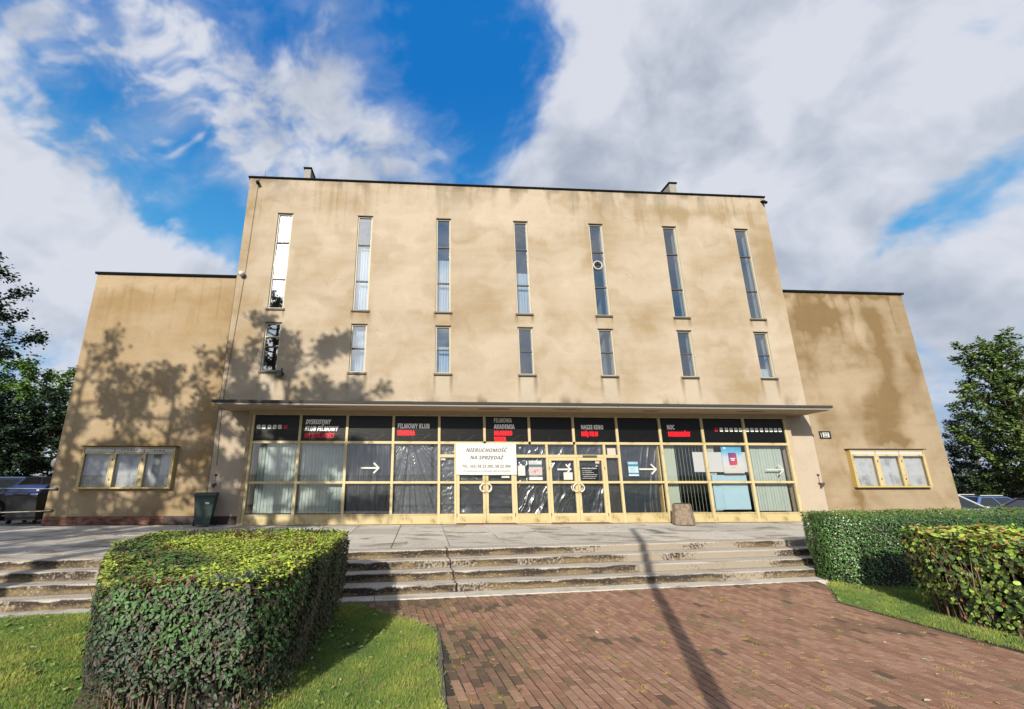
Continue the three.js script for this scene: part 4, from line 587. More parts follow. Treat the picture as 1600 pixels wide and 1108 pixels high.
// house number
{
  const t = canvasTex(256, 128, (g, w, h) => { g.fillStyle = '#15151a'; g.fillRect(0, 0, w, h); g.fillStyle = '#e8e6e0'; g.fillRect(26, 24, 14, 84); g.fillRect(70, 24, 150, 84); g.fillStyle = '#15151a'; g.font = 'bold 92px sans-serif'; g.fillText('22', 90, 99, 120); });
  const s = mat.black, o = mesh('house_number', new THREE.BoxGeometry(0.42, 0.26, 0.03), [s, s, s, s, M(0.7, 0.7, 0.7, 0.5, { map: t }), s]); o.position.set(13.1, 2.9, -0.133); tag(o, 'black and white house number plate reading 22 on the right wing', 'house number');
}
// flag holders
for (const [x, side] of [[12.38, 'right'], [-8.0, 'left']]) {
  const h = tag(group('flag_holder', null, [x, 1.1, 0.004]), side === 'right' ? 'rusty metal flag holder on the wall right of the shop windows' : 'rusty metal flag holder above the green wheeled bin', 'flag holder');
  const k = side === 'right' ? 1 : -1;
  mesh('bracket', [rod([0, 0.4, 0], [0.02 * k, 0.4, 0.05], 0.02), rod([0.0, 0.08, 0], [0.0, 0.13, 0.15], 0.022), bx(-0.05, 0.05, 0.1, 0.15, 0, 0.02, 0.004), bx(-0.03, 0.03, 0.36, 0.44, 0, 0.012, 0.003)], mat.rust, h);
  mesh('socket', [new THREE.CylinderGeometry(0.045, 0.035, 0.14, 10).rotateX(0.7).translate(-0.02 * k, 0.08, 0.16).toNonIndexed(), rod([0.012 * k, 0.38, 0.02], [0.0, 0.16, 0.02], 0.006)], mat.steel, h);
}
// floodlight, camera and lamp
{
  const f = tag(group('floodlight', null, [-6.3, 4.85, 0]), 'small black floodlight under the leftmost short window', 'floodlight');
  mesh('lamp_housing', bx(-0.1, 0.1, -0.09, 0.11, 0.1, 0.2, 0.015).rotateX(0.15), mat.black, f); mesh('bracket', [bx(-0.12, -0.105, -0.02, 0.02, 0.0, 0.16), bx(0.105, 0.12, -0.02, 0.02, 0.0, 0.16), bx(-0.12, 0.12, -0.02, 0.02, 0, 0.012), rod([0.03, 0.1, 0.05], [0.03, 0.2, 0.02], 0.02)], mat.blackRubber, f); mesh('lens', bx(-0.08, 0.08, -0.07, 0.08, 0.2, 0.204), M(0.1, 0.1, 0.1, 0.1), f).rotation.x = 0.15;
  const d = tag(group('wall_lamp', null, [-8.0, 8.5, 0]), 'small white round lamp at the corner above the left wing roof', 'wall lamp');
  mesh('globe', new THREE.SphereGeometry(0.1, 16, 12).translate(0, 0, 0.12), mat.white, d); mesh('arm', rod([0, 0.02, 0], [0, 0.02, 0.06], 0.02), mat.wire, d); mesh('cable', tube([V(0, 0.02, 0.01), V(-0.1, 0.03, 0.01), V(-0.19, 0.01, 0.01)], 0.008, 0.008, 5), mat.wire, d);
  const l = tag(group('wall_lamp', null, [-13.12, 1.88, -0.5]), 'white globe lamp on the left edge of the left wing above the railing', 'wall lamp');
  mesh('globe', new THREE.SphereGeometry(0.12, 18, 12).scale(0.9, 1.25, 0.9).translate(-0.15, 0, 0.15), M(0.8, 0.79, 0.76, 0.3), l); mesh('arm', rod([0.004, 0, 0.05], [-0.12, 0, 0.13], 0.02), mat.wire, l);
}
// railing left of the building
{
  const r = tag(group('railing', null, [-12.9, 0, -0.1]), 'two thin steel rails fixed to the left wing in front of the waste container', 'railing');
  mesh('rail', tube([V(0.03, 1.08, -0.05), V(0.02, 1.08, 0.03), V(-0.3, 1.085, 0.04), V(-5.2, 1.12, 0.04)], 0.022, 0.022, 8), M(0.16, 0.18, 0.17, 0.5, { metalness: 0.5 }), r); mesh('rail', tube([V(0.0, 0.43, -0.05), V(-0.03, 0.43, 0.03), V(-0.3, 0.415, 0.04), V(-5.2, 0.29, 0.04)], 0.018, 0.018, 8), M(0.3, 0.27, 0.22, 0.5, { metalness: 0.4 }), r);
  mesh('post', rod([-5.2, 0, 0.04], [-5.2, 1.2, 0.04], 0.03), mat.steel, r); for (const y of [1.08, 0.43]) mesh('wall_flange', new THREE.CylinderGeometry(0.045, 0.045, 0.03, 12).rotateX(Math.PI / 2).translate(0.01, y, -0.04), mat.black, r);
}
// waste container
{
  const w = tag(group('waste_container', null, [-14.05, 0, -0.85]), 'black waste container with a dark blue sloping lid beside the left wing', 'waste container'), pl = M(0.012, 0.013, 0.016, 0.45);
  const s = new THREE.Shape([[-0.4, 0.14], [0.36, 0.14], [0.48, 0.86], [0.46, 0.94], [-0.5, 1.04], [-0.52, 0.98]].map((p) => new THREE.Vector2(...p))); const g = new THREE.ExtrudeGeometry(s, { depth: 0.86, bevelEnabled: true, bevelSize: 0.02, bevelThickness: 0.03, bevelSegments: 2 }); g.translate(0, 0, -0.43); g.rotateY(-Math.PI / 2);
  mesh('bin_body', g, pl, w);
  const l = new THREE.Shape([[0.53, 0.90], [0.52, 0.955], [0.2, 1.17], [-0.3, 1.2], [-0.54, 1.12], [-0.54, 1.05]].map((p) => new THREE.Vector2(...p))); const lg = new THREE.ExtrudeGeometry(l, { depth: 0.94, bevelEnabled: true, bevelSize: 0.015, bevelThickness: 0.03, bevelSegments: 2 }); lg.translate(0, 0, -0.47); lg.rotateY(-Math.PI / 2);
  const lid = mesh('lid', lg, M(0.018, 0.035, 0.13, 0.35), w); mesh('lid_handle', bx(-0.25, 0.25, 0.9, 0.945, 0.54, 0.58, 0.01), pl, lid);
  for (const x of [-0.38, 0.38]) for (const z of [-0.3, 0.3]) { const o = mesh('castor', new THREE.CylinderGeometry(0.085, 0.085, 0.05, 16).rotateZ(Math.PI / 2).translate(x, 0.085, z), mat.blackRubber, w); mesh('fork', [bx(x - 0.035, x + 0.035, 0.1, 0.15, z - 0.03, z + 0.03)], mat.steel, o); }
  mesh('lifting_pin', [rod([-0.46, 0.93, 0], [-0.56, 0.93, 0], 0.02), rod([0.46, 0.93, 0], [0.56, 0.93, 0], 0.02)], mat.steel, w); mesh('sticker', bx(0.38, 0.46, 1.02, 1.06, 0.47, 0.475), mat.white, w).rotation.x = 0.0;
}
// green wheeled bin
{
  const b = tag(group('wheeled_bin', null, [-7.98, 0, 0.5]), 'dark green wheeled bin against the wall left of the shop windows', 'wheeled bin'), gr = M(0.022, 0.05, 0.042, 0.5);
  b.rotation.y = 0.25;
  const g = new THREE.CylinderGeometry(0.36, 0.27, 0.8, 4, 1).rotateY(Math.PI / 4).toNonIndexed(); g.computeVertexNormals(); g.scale(1.08, 1, 1.12); g.translate(0, 0.47, 0);
  mesh('bin_body', g, gr, b); mesh('rim', bx(-0.29, 0.29, 0.86, 0.905, -0.3, 0.31, 0.015), gr, b);
  const s = new THREE.Shape(); s.moveTo(-0.34, 0); s.lineTo(0.33, 0); s.lineTo(0.32, 0.03); s.quadraticCurveTo(0, 0.075, -0.3, 0.04); s.lineTo(-0.34, 0); const lg = new THREE.ExtrudeGeometry(s, { depth: 0.58, bevelEnabled: true, bevelSize: 0.012, bevelThickness: 0.012, bevelSegments: 2 }); lg.translate(0, 0.915, -0.29); lg.rotateY(-Math.PI / 2);
  mesh('lid', lg, M(0.02, 0.04, 0.036, 0.5), b); mesh('handle', [rod([-0.22, 0.93, -0.36], [0.22, 0.93, -0.36], 0.016)], gr, b);
  mesh('front_rib', [bx(-0.15, -0.13, 0.2, 0.75, 0.23, 0.265).rotateX(-0.06), bx(0.13, 0.15, 0.2, 0.75, 0.23, 0.265).rotateX(-0.06)], gr, b); mesh('label', bx(0.03, 0.14, 0.66, 0.71, 0.262, 0.275), mat.paper, b);
  for (const x of [-0.29, 0.29]) { const w = mesh('wheel', new THREE.CylinderGeometry(0.1, 0.1, 0.05, 20).rotateZ(Math.PI / 2).translate(x, 0.1, -0.24), mat.blackRubber, b); mesh('hub', new THREE.CylinderGeometry(0.04, 0.04, 0.056, 12).rotateZ(Math.PI / 2).translate(x, 0.1, -0.24), gr, w); }
}
// concrete block by the entrance
{
  const b = tag(group('concrete_planter', null, [6.78, 0, 0.98]), 'tapering brown exposed aggregate concrete planter by the shop windows', 'planter'); b.rotation.y = 0.33; b.scale.set(0.84, 1, 0.84);
  const tx = colorTex(256, 256, (u, v) => { const a = fbm(u * 5, v * 5, 4, 5), f = gn(u * 70, v * 70, 70), h = gn(u * 34, v * 34, 34); return mix3(mix3([0.31, 0.235, 0.17], [0.19, 0.135, 0.095], sm(-0.2, 0.4, a)), [0.46, 0.38, 0.30], sm(0.3, 0.8, f * 0.6 + h * 0.5)); });
  const g = new THREE.CylinderGeometry(0.335, 0.43, 0.6, 8, 6).toNonIndexed(); const p = g.attributes.position; for (let i = 0; i < p.count; i++) { const x = p.getX(i), y = p.getY(i), z = p.getZ(i), k = 1 + 0.03 * gn(x * 7 + 3, z * 7 + y * 5); p.setXYZ(i, x * k * 0.98, y, z * k * 0.9); } g.translate(0, 0.325, 0); const gg = boxUV(g, 2);
  mesh('planter_body', gg, M(1, 1, 1, 0.95, { map: tx, bumpMap: rep(grainBump, 1.5, 1.5), bumpScale: 0.02 }), b); mesh('foot', [bx(-0.26, -0.1, 0, 0.06, -0.25, 0.25, 0.01), bx(0.1, 0.26, 0, 0.06, -0.25, 0.25, 0.01)], M(0.1, 0.08, 0.06, 0.95), b); mesh('soil', new THREE.CylinderGeometry(0.25, 0.25, 0.02, 16).translate(0, 0.63, 0), M(0.05, 0.035, 0.025, 1), b);
}

// ------------------------------------------------------------------ cars
function car(name, label, pos, turn, paint, h = 1.46, len = 4.2, detail = {}) {
  const c = tag(group(name, null, pos), label, 'car', 'cars parked round the building'); c.rotation.y = turn;
  const W = 1.72, wb = len * 0.3, bh = h * 0.62, pm = P(...paint, 0.3, { clearcoat: 1, clearcoatRoughness: 0.05, metalness: 0.2 }), gm = M(0.02, 0.025, 0.03, 0.06), L = len / 2;
  const s = new THREE.Shape(); s.moveTo(-L + 0.05, 0.25); s.lineTo(-wb - 0.36, 0.22); s.absarc(-wb, 0.32, 0.36, Math.PI, 0, true); s.lineTo(wb - 0.36, 0.2); s.absarc(wb, 0.32, 0.36, Math.PI, 0, true); s.lineTo(L - 0.05, 0.25); s.quadraticCurveTo(L + 0.02, 0.5, L - 0.1, 0.68); s.quadraticCurveTo(L * 0.75, bh - 0.03, L * 0.42, bh); s.lineTo(-L * 0.82, bh + 0.03); s.quadraticCurveTo(-L + 0.02, bh - 0.05, -L, 0.6); s.lineTo(-L + 0.05, 0.25);
  const bg = new THREE.ExtrudeGeometry(s, { depth: W - 0.16, bevelEnabled: true, bevelSize: 0.05, bevelThickness: 0.08, bevelSegments: 3, curveSegments: 10 }); bg.translate(0, 0, -(W - 0.16) / 2); mesh('body', bg, pm, c);
  // cabin: lower outline wider than the upper
  const lo = [-L * 0.86, L * 0.46], hi = [-L * 0.62, L * 0.02], wl = W / 2 - 0.05, wh = W / 2 - 0.24, y0 = bh - 0.02, y1 = h;
  const hex = (xa, xb, w, xc, xd, v, ya, yb) => { const g = new THREE.BoxGeometry(1, 1, 1), p = g.attributes.position; for (let i = 0; i < p.count; i++) { const up = p.getY(i) > 0, f = p.getX(i) > 0, r = p.getZ(i) > 0 ? 1 : -1; p.setXYZ(i, up ? (f ? xd : xc) : (f ? xb : xa), up ? yb : ya, r * (up ? v : w)); } const n = g.toNonIndexed(); n.computeVertexNormals(); return n; };
  mesh('cabin', hex(lo[0], lo[1], wl, hi[0], hi[1], wh, y0, y1 - 0.05), gm, c);
  const roof = bx(hi[0] - 0.02, hi[1] + 0.03, y1 - 0.06, y1, -wh - 0.02, wh + 0.02, 0.03); mesh('roof', roof, pm, c);
  const pil = []; for (const z of [-1, 1]) { pil.push(rod([lo[1] + 0.01, y0 + 0.02, z * (wl - 0.005)], [hi[1] + 0.01, y1 - 0.03, z * wh], 0.035), rod([lo[0], y0 + 0.02, z * (wl - 0.005)], [hi[0], y1 - 0.03, z * wh], 0.06), rod([mix(lo[0], lo[1], 0.5), y0, z * wl], [mix(hi[0], hi[1], 0.45), y1 - 0.03, z * wh], 0.03)); } mesh('pillar', pil, pm, c);
  for (const x of [-wb, wb]) for (const z of [-1, 1]) { const w = mesh('wheel', new THREE.CylinderGeometry(0.31, 0.31, 0.2, 24).rotateX(Math.PI / 2).translate(x, 0.31, z * (W / 2 - 0.1)), mat.blackRubber, c); mesh('rim', new THREE.CylinderGeometry(0.2, 0.2, 0.21, 16).rotateX(Math.PI / 2).translate(x, 0.31, z * (W / 2 - 0.1)), mat.steel, w); }
  for (const z of [-1, 1]) { mesh('headlight', bx(L - 0.2, L - 0.02, 0.6, 0.73, z * 0.6 - 0.18, z * 0.6 + 0.18, 0.03), M(0.7, 0.72, 0.75, 0.1), c); mesh('tail_light', bx(-L - 0.02, -L + 0.1, 0.62, 0.8, z * 0.68 - 0.1, z * 0.68 + 0.1, 0.02), M(0.35, 0.02, 0.02, 0.2), c); mesh('mirror', bx(lo[1] - 0.35, lo[1] - 0.22, bh + 0.02, bh + 0.15, z * (W / 2 + 0.06) - 0.08, z * (W / 2 + 0.06) + 0.08, 0.03), pm, c); }
  mesh('number_plate', bx(L + 0.005, L + 0.02, 0.36, 0.48, -0.26, 0.26, 0.004), mat.white, c); mesh('bumper_grille', bx(L - 0.06, L + 0.004, 0.3, 0.56, -0.5, 0.5, 0.02), mat.black, c);
  if (detail.rack) mesh('roof_rail', [rod([hi[0] + 0.1, y1 + 0.05, wh - 0.05], [hi[1] - 0.1, y1 + 0.05, wh - 0.05], 0.02), rod([hi[0] + 0.1, y1 + 0.05, -wh + 0.05], [hi[1] - 0.1, y1 + 0.05, -wh + 0.05], 0.02)], mat.white, c);
  return c;
}
car('parked_car', 'dark blue car parked at the left edge beside the waste container', [-16.7, -0.01, -2.9], -Math.PI / 2, [0.03, 0.06, 0.16], 1.45, 4.1);
car('parked_car', 'silver car nearest the right wing, its sloping windscreen above the hedge', [19.55, -0.76, -2.4], 0, [0.55, 0.57, 0.6], 1.53, 4.5);
car('parked_car', 'blue car behind the silver one with white roof rails', [26.6, -0.86, -6.1], 0, [0.08, 0.16, 0.36], 1.36, 4.3, { rack: true });
car('parked_car', 'dark purple car rightmost above the long hedge', [25.2, -0.84, -3.4], Math.PI, [0.035, 0.022, 0.06], 1.36, 4.6);

// ------------------------------------------------------------------ plants
const leafGeo = (() => { // a bent pointed leaf, one unit long, rooted at the origin, growing to +y, facing +z
  const pts = [[0, 0, 0], [-0.26, 0.35, 0.04], [0.26, 0.35, 0.04], [0, 0.4, 0.0], [-0.2, 0.7, -0.02], [0.2, 0.7, -0.02], [0, 1, -0.1]], f = [[0, 3, 1], [0, 2, 3], [1, 3, 4], [3, 2, 5], [3, 6, 4], [3, 5, 6]];
  const g = new THREE.BufferGeometry(); g.setAttribute('position', new THREE.Float32BufferAttribute(f.flatMap((t) => t.flatMap((i) => pts[i])), 3)); g.setAttribute('uv', new THREE.Float32BufferAttribute(new Float32Array(f.length * 6), 2)); g.computeVertexNormals(); return g;
})();
const roundLeaf = (() => { const pts = [[0, 0, 0]]; for (let k = 0; k <= 8; k++) { const a = Math.PI * (-0.45 + 1.9 * k / 8) ; pts.push([Math.sin((k / 8 - 0.5) * 5.2) * 0.46, 0.5 - Math.cos((k / 8 - 0.5) * 5.2) * -0.48, 0.05 * Math.cos(k * 2)]); } const f = []; for (let k = 1; k < 9; k++) f.push([0, k + 1, k]); const g = new THREE.BufferGeometry(); g.setAttribute('position', new THREE.Float32BufferAttribute(f.flatMap((t) => t.flatMap((i) => pts[i])), 3)); g.setAttribute('uv', new THREE.Float32BufferAttribute(new Float32Array(f.length * 6), 2)); g.computeVertexNormals(); return g; })();
const D = new THREE.Object3D(), C = new THREE.Color(), qa = new THREE.Quaternion(), qb = new THREE.Quaternion(), zAxis = V(0, 0, 1);
function place(im, i, p, n, size, spin, col, sx = 1) { qa.setFromUnitVectors(zAxis, n); qb.setFromAxisAngle(zAxis, spin); D.position.copy(p); D.quaternion.copy(qa).multiply(qb); D.scale.set(size * sx, size, size); D.updateMatrix(); im.setMatrixAt(i, D.matrix); im.setColorAt(i, C.setRGB(...col)); }
const leafMat = (rough = 0.5) => M(1, 1, 1, rough, { side: THREE.DoubleSide });
const jit = (c, k) => { const q = 1 + gauss() * k, r = gauss() * k * 0.4; return [Math.max(0.004, c[0] * (q + r)), Math.max(0.004, c[1] * q), Math.max(0.003, c[2] * (q - r))]; };

function hedge(name, label, outline, o) {                          // outline: plan at the top, counter-clockwise seen from above or not; y0..y1
  const h = tag(group(name), label, 'hedge');
  const cx = outline.reduce((s, p) => s + p[0], 0) / outline.length, cz = outline.reduce((s, p) => s + p[1], 0) / outline.length;
  const curve = new THREE.CatmullRomCurve3(outline.map(([x, z]) => V(x, 0, z)), true, 'catmullrom', o.round ?? 0.15), ring = curve.getSpacedPoints(160), poly = ring.map((p) => [p.x, p.z]);
  let area = 0; for (let i = 0, j = poly.length - 1; i < poly.length; j = i++) area += poly[j][0] * poly[i][1] - poly[i][0] * poly[j][1]; const sgn = area > 0 ? 1 : -1;
  const H = o.y1 - o.y0, narrow = o.narrow ?? 0.9;
  const bulge = (x, y, z) => 0.12 * fbm(x * 1.6 + z * 0.7, z * 1.6 + y * 1.9, 3) + 0.02;
  // dense inner mass of twigs
  const inner = ring.map((p) => { const dx = p.x - cx, dz = p.z - cz, l = Math.hypot(dx, dz), k = (l - (o.inset ?? 0.2)) / l; return [cx + dx * k, cz + dz * k]; });
  mesh('twig_mass', prism(inner.filter((_, i) => i % 4 === 0), o.coreY ?? o.y0, o.y1 - 0.14), M(0.02, 0.017, 0.012, 1), h);
  // stems
  const st = []; for (let k = 0; k < (o.stems ?? 30); k++) { const p = ring[Math.floor(rnd() * ring.length)], f = 1 - rr(0.03, o.stemIn ?? 0.3); const bxx = cx + (p.x - cx) * f * narrow, bz = cz + (p.z - cz) * f * narrow; const a = V(bxx, o.y0 - 0.02, bz), b = V(bxx + gauss() * 0.13, mix(o.y0, o.y1, 0.45), bz + gauss() * 0.13), e = V(cx + (p.x - cx) * Math.min(1.0, f * 1.05) + gauss() * 0.1, mix(o.y0, o.y1, rr(0.7, 0.98)), cz + (p.z - cz) * Math.min(1.0, f * 1.05) + gauss() * 0.1); st.push(tube([a, b, e], rr(0.006, 0.014), 0.003, 5)); }
  mesh('stem', st, o.stemMat || mat.twig, h);
  const N = o.count, im = new THREE.InstancedMesh(o.leaf || leafGeo, leafMat(o.rough ?? 0.45), N); im.name = 'foliage'; im.castShadow = im.receiveShadow = true; h.add(stuff(im));
  let per = 0; for (let i = 0; i < ring.length; i++) per += ring[i].distanceTo(ring[(i + 1) % ring.length]);
  const topShare = Math.abs(area / 2) / (Math.abs(area / 2) + per * H) * (o.topMore ?? 1);
  const n = V(0, 0, 0), p = V(0, 0, 0); let i = 0, guard = 0;
  const xs = poly.map((q) => q[0]), zs = poly.map((q) => q[1]), bx0 = Math.min(...xs), bx1 = Math.max(...xs), bz0 = Math.min(...zs), bz1 = Math.max(...zs);
  while (i < N && guard++ < N * 30) {
    let y, side;
    if (rnd() < topShare) {
      const x = rr(bx0, bx1), z = rr(bz0, bz1); if (!inside(x, z, poly)) continue;
      side = 0; y = o.y1 + bulge(x, 9, z) - Math.pow(rnd(), 2.2) * 0.16 + (rnd() < 0.05 ? rr(0, 0.05) : 0); p.set(x, y, z); n.set(gauss() * 0.55, 1, gauss() * 0.55);
    } else {
      const t = rnd() * ring.length, k = Math.floor(t), a = ring[k % ring.length], b = ring[(k + 1) % ring.length], f = t - k, x = mix(a.x, b.x, f), z = mix(a.z, b.z, f);
      const dx = (b.z - a.z) * sgn, dz = -(b.x - a.x) * sgn, l = Math.hypot(dx, dz) || 1, ux = dx / l, uz = dz / l;
      const v = Math.pow(rnd(), o.low ?? 0.85); y = o.y0 + v * (H + 0.02); side = 1;
      const nar = mix(narrow, 1, sm(0, 0.6, v)), wx = cx + (x - cx) * nar, wz = cz + (z - cz) * nar;
      const out = bulge(wx, y, wz) - Math.pow(rnd(), 1.9) * 0.2 * (o.deep ?? 1) - sm(0.86, 1.02, v) * 0.10;
      p.set(wx + ux * out, y, wz + uz * out); n.set(ux + gauss() * 0.5, 0.35 + gauss() * 0.55, uz + gauss() * 0.5);
      if (o.thin && o.thin(p.x, y, p.z, v) > rnd()) continue;
    }
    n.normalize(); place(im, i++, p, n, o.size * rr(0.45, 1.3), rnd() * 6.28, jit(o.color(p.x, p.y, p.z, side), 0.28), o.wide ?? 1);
    // stray shoots
    if (rnd() < (o.shoots ?? 0.0012) && i < N - 20) { const dir = n.clone().multiplyScalar(side ? 0.8 : 0.5).add(V(gauss() * 0.4, 0.9, gauss() * 0.4)).normalize(), L = rr(0.05, 0.17), q0 = p.clone(), cl = o.color(p.x, p.y, p.z, side); for (let k = 0; k < 11 && i < N; k++) { const f = k / 10; p.copy(q0).addScaledVector(dir, L * f); n.set(gauss(), 0.7 + 0.5 * gauss(), gauss()).normalize(); place(im, i++, p, n, o.size * (1.05 - 0.55 * f), rnd() * 6.28, jit([cl[0] * 1.3, cl[1] * 1.3, cl[2]], 0.2), o.wide ?? 1); } }
  }
  im.count = i; return h;
}
// big hedge in front, on the left
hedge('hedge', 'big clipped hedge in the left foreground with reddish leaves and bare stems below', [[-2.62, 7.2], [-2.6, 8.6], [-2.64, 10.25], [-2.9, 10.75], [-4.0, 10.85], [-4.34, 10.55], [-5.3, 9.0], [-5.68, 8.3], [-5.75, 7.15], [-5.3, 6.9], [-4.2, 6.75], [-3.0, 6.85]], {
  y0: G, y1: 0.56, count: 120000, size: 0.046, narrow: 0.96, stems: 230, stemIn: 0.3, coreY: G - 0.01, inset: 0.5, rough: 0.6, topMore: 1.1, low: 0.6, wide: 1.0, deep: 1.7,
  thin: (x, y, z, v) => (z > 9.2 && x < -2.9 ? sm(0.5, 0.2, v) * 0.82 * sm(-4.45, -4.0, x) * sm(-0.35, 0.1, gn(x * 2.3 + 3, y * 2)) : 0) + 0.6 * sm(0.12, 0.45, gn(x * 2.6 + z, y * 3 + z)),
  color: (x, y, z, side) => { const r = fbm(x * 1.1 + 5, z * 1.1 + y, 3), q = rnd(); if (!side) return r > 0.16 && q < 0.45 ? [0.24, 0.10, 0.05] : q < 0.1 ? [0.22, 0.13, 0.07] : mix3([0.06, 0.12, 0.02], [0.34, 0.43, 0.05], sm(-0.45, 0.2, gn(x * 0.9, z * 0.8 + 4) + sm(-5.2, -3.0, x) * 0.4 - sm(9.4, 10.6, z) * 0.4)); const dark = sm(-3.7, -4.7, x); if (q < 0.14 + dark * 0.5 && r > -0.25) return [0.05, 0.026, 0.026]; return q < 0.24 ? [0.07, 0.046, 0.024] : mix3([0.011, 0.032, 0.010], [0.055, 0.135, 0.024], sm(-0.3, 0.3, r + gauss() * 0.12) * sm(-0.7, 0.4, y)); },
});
// long hedge on the right
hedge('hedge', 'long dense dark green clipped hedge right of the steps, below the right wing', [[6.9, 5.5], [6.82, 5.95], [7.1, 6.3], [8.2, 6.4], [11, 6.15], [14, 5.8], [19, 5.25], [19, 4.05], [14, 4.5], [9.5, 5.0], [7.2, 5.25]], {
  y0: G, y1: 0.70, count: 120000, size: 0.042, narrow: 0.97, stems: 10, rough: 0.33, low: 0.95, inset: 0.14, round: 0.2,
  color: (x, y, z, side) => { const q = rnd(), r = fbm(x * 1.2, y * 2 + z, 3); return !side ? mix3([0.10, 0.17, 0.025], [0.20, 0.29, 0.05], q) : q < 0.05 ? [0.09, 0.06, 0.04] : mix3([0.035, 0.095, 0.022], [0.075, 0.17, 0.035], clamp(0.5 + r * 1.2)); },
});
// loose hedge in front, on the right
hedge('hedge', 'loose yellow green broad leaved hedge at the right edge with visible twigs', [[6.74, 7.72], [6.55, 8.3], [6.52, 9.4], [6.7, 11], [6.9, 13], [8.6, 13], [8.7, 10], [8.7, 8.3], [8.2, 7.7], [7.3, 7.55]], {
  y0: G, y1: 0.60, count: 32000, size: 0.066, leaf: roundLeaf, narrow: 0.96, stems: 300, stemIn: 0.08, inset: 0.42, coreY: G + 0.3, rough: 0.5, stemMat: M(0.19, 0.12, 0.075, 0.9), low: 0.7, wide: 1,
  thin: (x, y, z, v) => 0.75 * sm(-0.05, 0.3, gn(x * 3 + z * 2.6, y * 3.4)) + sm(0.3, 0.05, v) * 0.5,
  color: (x, y, z, side) => { const q = rnd(); if (q < 0.05) return [0.34, 0.13, 0.045]; if (!side) return q < 0.25 ? [0.30, 0.16, 0.06] : mix3([0.20, 0.34, 0.035], [0.46, 0.52, 0.08], rnd()); return q < 0.2 ? [0.06, 0.05, 0.025] : mix3([0.04, 0.085, 0.02], [0.34, 0.48, 0.075], Math.pow(rnd(), 1.7)); },
});

